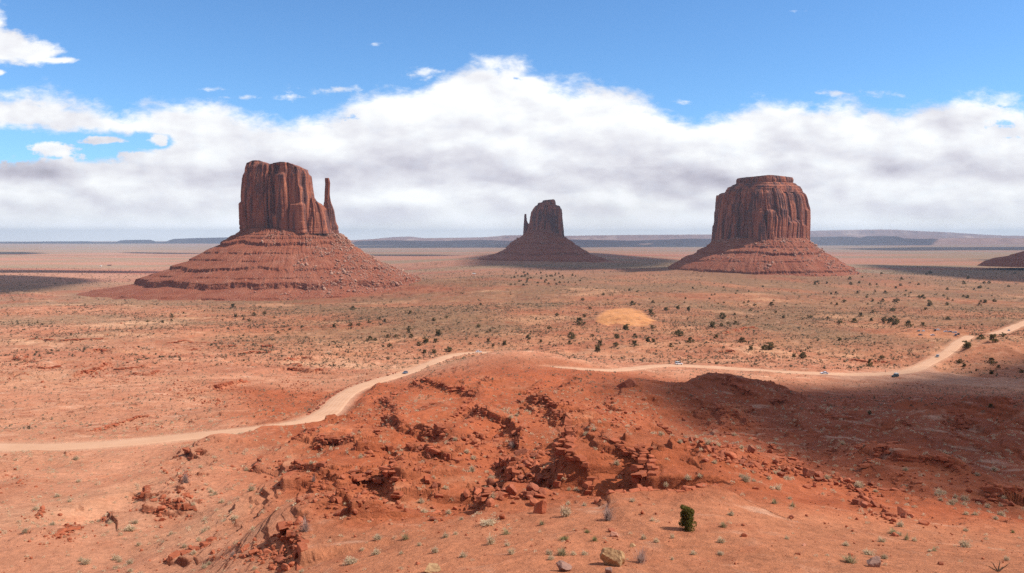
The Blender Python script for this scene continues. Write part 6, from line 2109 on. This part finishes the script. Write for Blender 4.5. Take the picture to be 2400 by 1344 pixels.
def person(u, v, label, shirt, lean=0.0):
    p = at(u, v)
    J = {'pelvis': (0, 0, 0.95), 'chest': (0.0, 0.02, 1.25), 'neck': (0.0, 0.03, 1.47), 'head': (0, 0.0, 1.62), 'top': (0, 0, 1.74),
         'ls': (-0.19, 0.02, 1.42), 'le': (-0.25, 0.04, 1.13), 'lh': (-0.24, -0.08, 0.88), 'rs': (0.19, 0.02, 1.42), 're': (0.26, 0.05, 1.14), 'rh': (0.22, -0.12, 0.92),
         'lp': (-0.10, 0, 0.90), 'lk': (-0.12, -0.03, 0.50), 'la': (-0.13, 0.02, 0.07), 'lt': (-0.14, -0.15, 0.03), 'rp': (0.10, 0, 0.90), 'rk': (0.13, -0.04, 0.50), 'ra': (0.15, 0.03, 0.07), 'rt': (0.17, -0.14, 0.03)}
    R = {'pelvis': 0.135, 'chest': 0.15, 'neck': 0.058, 'head': 0.092, 'top': 0.07, 'ls': 0.062, 'le': 0.042, 'lh': 0.034, 'rs': 0.062, 're': 0.042, 'rh': 0.034, 'lp': 0.095, 'lk': 0.062, 'la': 0.045, 'lt': 0.038, 'rp': 0.095, 'rk': 0.062, 'ra': 0.045, 'rt': 0.038}
    E = [('pelvis', 'chest'), ('chest', 'neck'), ('neck', 'head'), ('head', 'top'), ('chest', 'ls'), ('ls', 'le'), ('le', 'lh'), ('chest', 'rs'), ('rs', 're'), ('re', 'rh'), ('pelvis', 'lp'), ('lp', 'lk'), ('lk', 'la'), ('la', 'lt'), ('pelvis', 'rp'), ('rp', 'rk'), ('rk', 'ra'), ('ra', 'rt')]
    names = list(J)
    me = bpy.data.meshes.new('person')
    me.from_pydata([J[n] for n in names], [(names.index(a), names.index(b_)) for a, b_ in E], [])
    o = link('person', me)
    md = o.modifiers.new('skin', 'SKIN')
    for k, n in enumerate(names):
        me.skin_vertices[0].data[k].radius = (R[n], R[n])
    me.skin_vertices[0].data[0].use_root = True
    o.modifiers.new('sub', 'SUBSURF').levels = 1
    dg = bpy.context.evaluated_depsgraph_get()
    me2 = bpy.data.meshes.new_from_object(o.evaluated_get(dg))
    o.modifiers.clear(); o.data = me2
    for mt in (M_SKIN, shirt, M_DARKCL):
        me2.materials.append(mt)
    for f in me2.polygons:
        z = f.center.z
        f.use_smooth = True
        f.material_index = 0 if z > 1.49 or (abs(f.center.x) > 0.2 and z < 1.1) else (2 if z < 0.97 else 1)
    V, F = ICO[2]
    H = V[V[:, 2] > -9] * [0.105, 0.115, 0.10] + [0, 0.015, 1.70]
    hair = link('hair', py_mesh('hair', H, F, True), M_HAIR, o)
    o.location = (p[0], p[1], p[2] - 0.01); o.rotation_euler = (0, 0, lean)
    return tag(o, label, 'person')


person(2075, 874, 'person in dark clothes standing on the road junction left of the truck', M_DARKCL, 0.6)
person(2105, 858, 'person in dark clothes by the low rocks behind the truck', M_DARKCL, 2.0)
person(2109, 858, 'person in a white top by the low rocks behind the truck', M_WHITECL, 2.4)

# far homestead on the left plain and a camper on the middle plain
M_WALL = flat_mat('pale_wall', (0.70, 0.68, 0.64), 0.9, 0.2)
M_WALLBR = flat_mat('brown_wall', (0.36, 0.20, 0.14), 0.9, 0.2)
M_ROOFG = flat_mat('brown_roof', (0.24, 0.13, 0.10), 0.9, 0.2)


def house(u, v, L, W, H, wall, roof, label):
    p = at(u, v)
    t = thing('house', label, 'house', tuple(p))
    loft('wall', [(-L / 2, -1.0), (-L / 2, H), (L / 2, H), (L / 2, -1.0)], lambda x, z: W / 2, wall, t, bev=0.03)
    V = [(-L / 2 - .4, -W / 2 - .4, H + .02), (L / 2 + .4, -W / 2 - .4, H + .02), (L / 2 + .4, W / 2 + .4, H + .02), (-L / 2 - .4, W / 2 + .4, H + .02), (-L / 2 - .4, 0, H + W * 0.3), (L / 2 + .4, 0, H + W * 0.3)]
    link('roof', py_mesh('roof', V, [(0, 1, 5, 4), (2, 3, 4, 5), (0, 4, 3), (1, 2, 5), (3, 2, 1, 0)]), roof, t)
    for k in (-0.28, 0.28):
        link('window', py_mesh('window', [(L * k - .6, -W / 2 - .03, H * .4), (L * k + .6, -W / 2 - .03, H * .4), (L * k + .6, -W / 2 - .03, H * .8), (L * k - .6, -W / 2 - .03, H * .8)], [(0, 1, 2, 3)]), M_GLASS, t)
    link('door', py_mesh('door', [(-.5, -W / 2 - .03, 0), (.5, -W / 2 - .03, 0), (.5, -W / 2 - .03, 2.1), (-.5, -W / 2 - .03, 2.1)], [(0, 1, 2, 3)]), M_ROOFG, t)
    return t


house(236.5, 625, 6, 5, 4, M_WALL, M_WALL, 'tiny white house on the far left plain')
house(257, 623.5, 18, 8, 3.6, M_WALLBR, M_ROOFG, 'long low brown house right of the tiny white one')
house(1111, 643.5, 9, 3, 2.6, M_WALL, M_WALL, 'white camper on the plain left of the middle butte foot')  # the camper, built with the same parts as a house

# ------------------------------------------------------------------ air
def haze_box():
    m = bpy.data.materials.new('haze_air')
    m.use_nodes = True
    g = NT(m.node_tree)
    v = g.n('ShaderNodeVolumePrincipled')
    v.inputs['Color'].default_value = (0.62, 0.78, 1.0, 1.0)
    v.inputs['Density'].default_value = 3.0e-5
    v.inputs['Anisotropy'].default_value = 0.0
    o_ = g.n('ShaderNodeOutputMaterial')
    g.t.links.new(v.outputs[0], o_.inputs['Volume'])
    zmin = min(float(Z.min()), -170.0)
    for o in bpy.data.objects:
        if o.type == 'MESH' and o.name.split('.')[0] in ('hills', 'talus_slope'):
            zmin = min(zmin, min((o.matrix_world @ Vector(c)).z for c in o.bound_box) + (o.parent.location.z if o.parent else 0))
    s, z0, z1 = 36000.0, zmin - 1.0, 290.0
    V = [(x, y, z) for z in (z0, z1) for x, y in ((-s, -s), (s, -s), (s, s), (-s, s))]
    F = [(3, 2, 1, 0), (4, 5, 6, 7), (0, 1, 5, 4), (1, 2, 6, 5), (2, 3, 7, 6), (3, 0, 4, 7)]
    o = link('haze', py_mesh('haze', V, F), m)
    tag(o, 'thin blue haze over the valley', None, None, 'stuff')


haze_box()
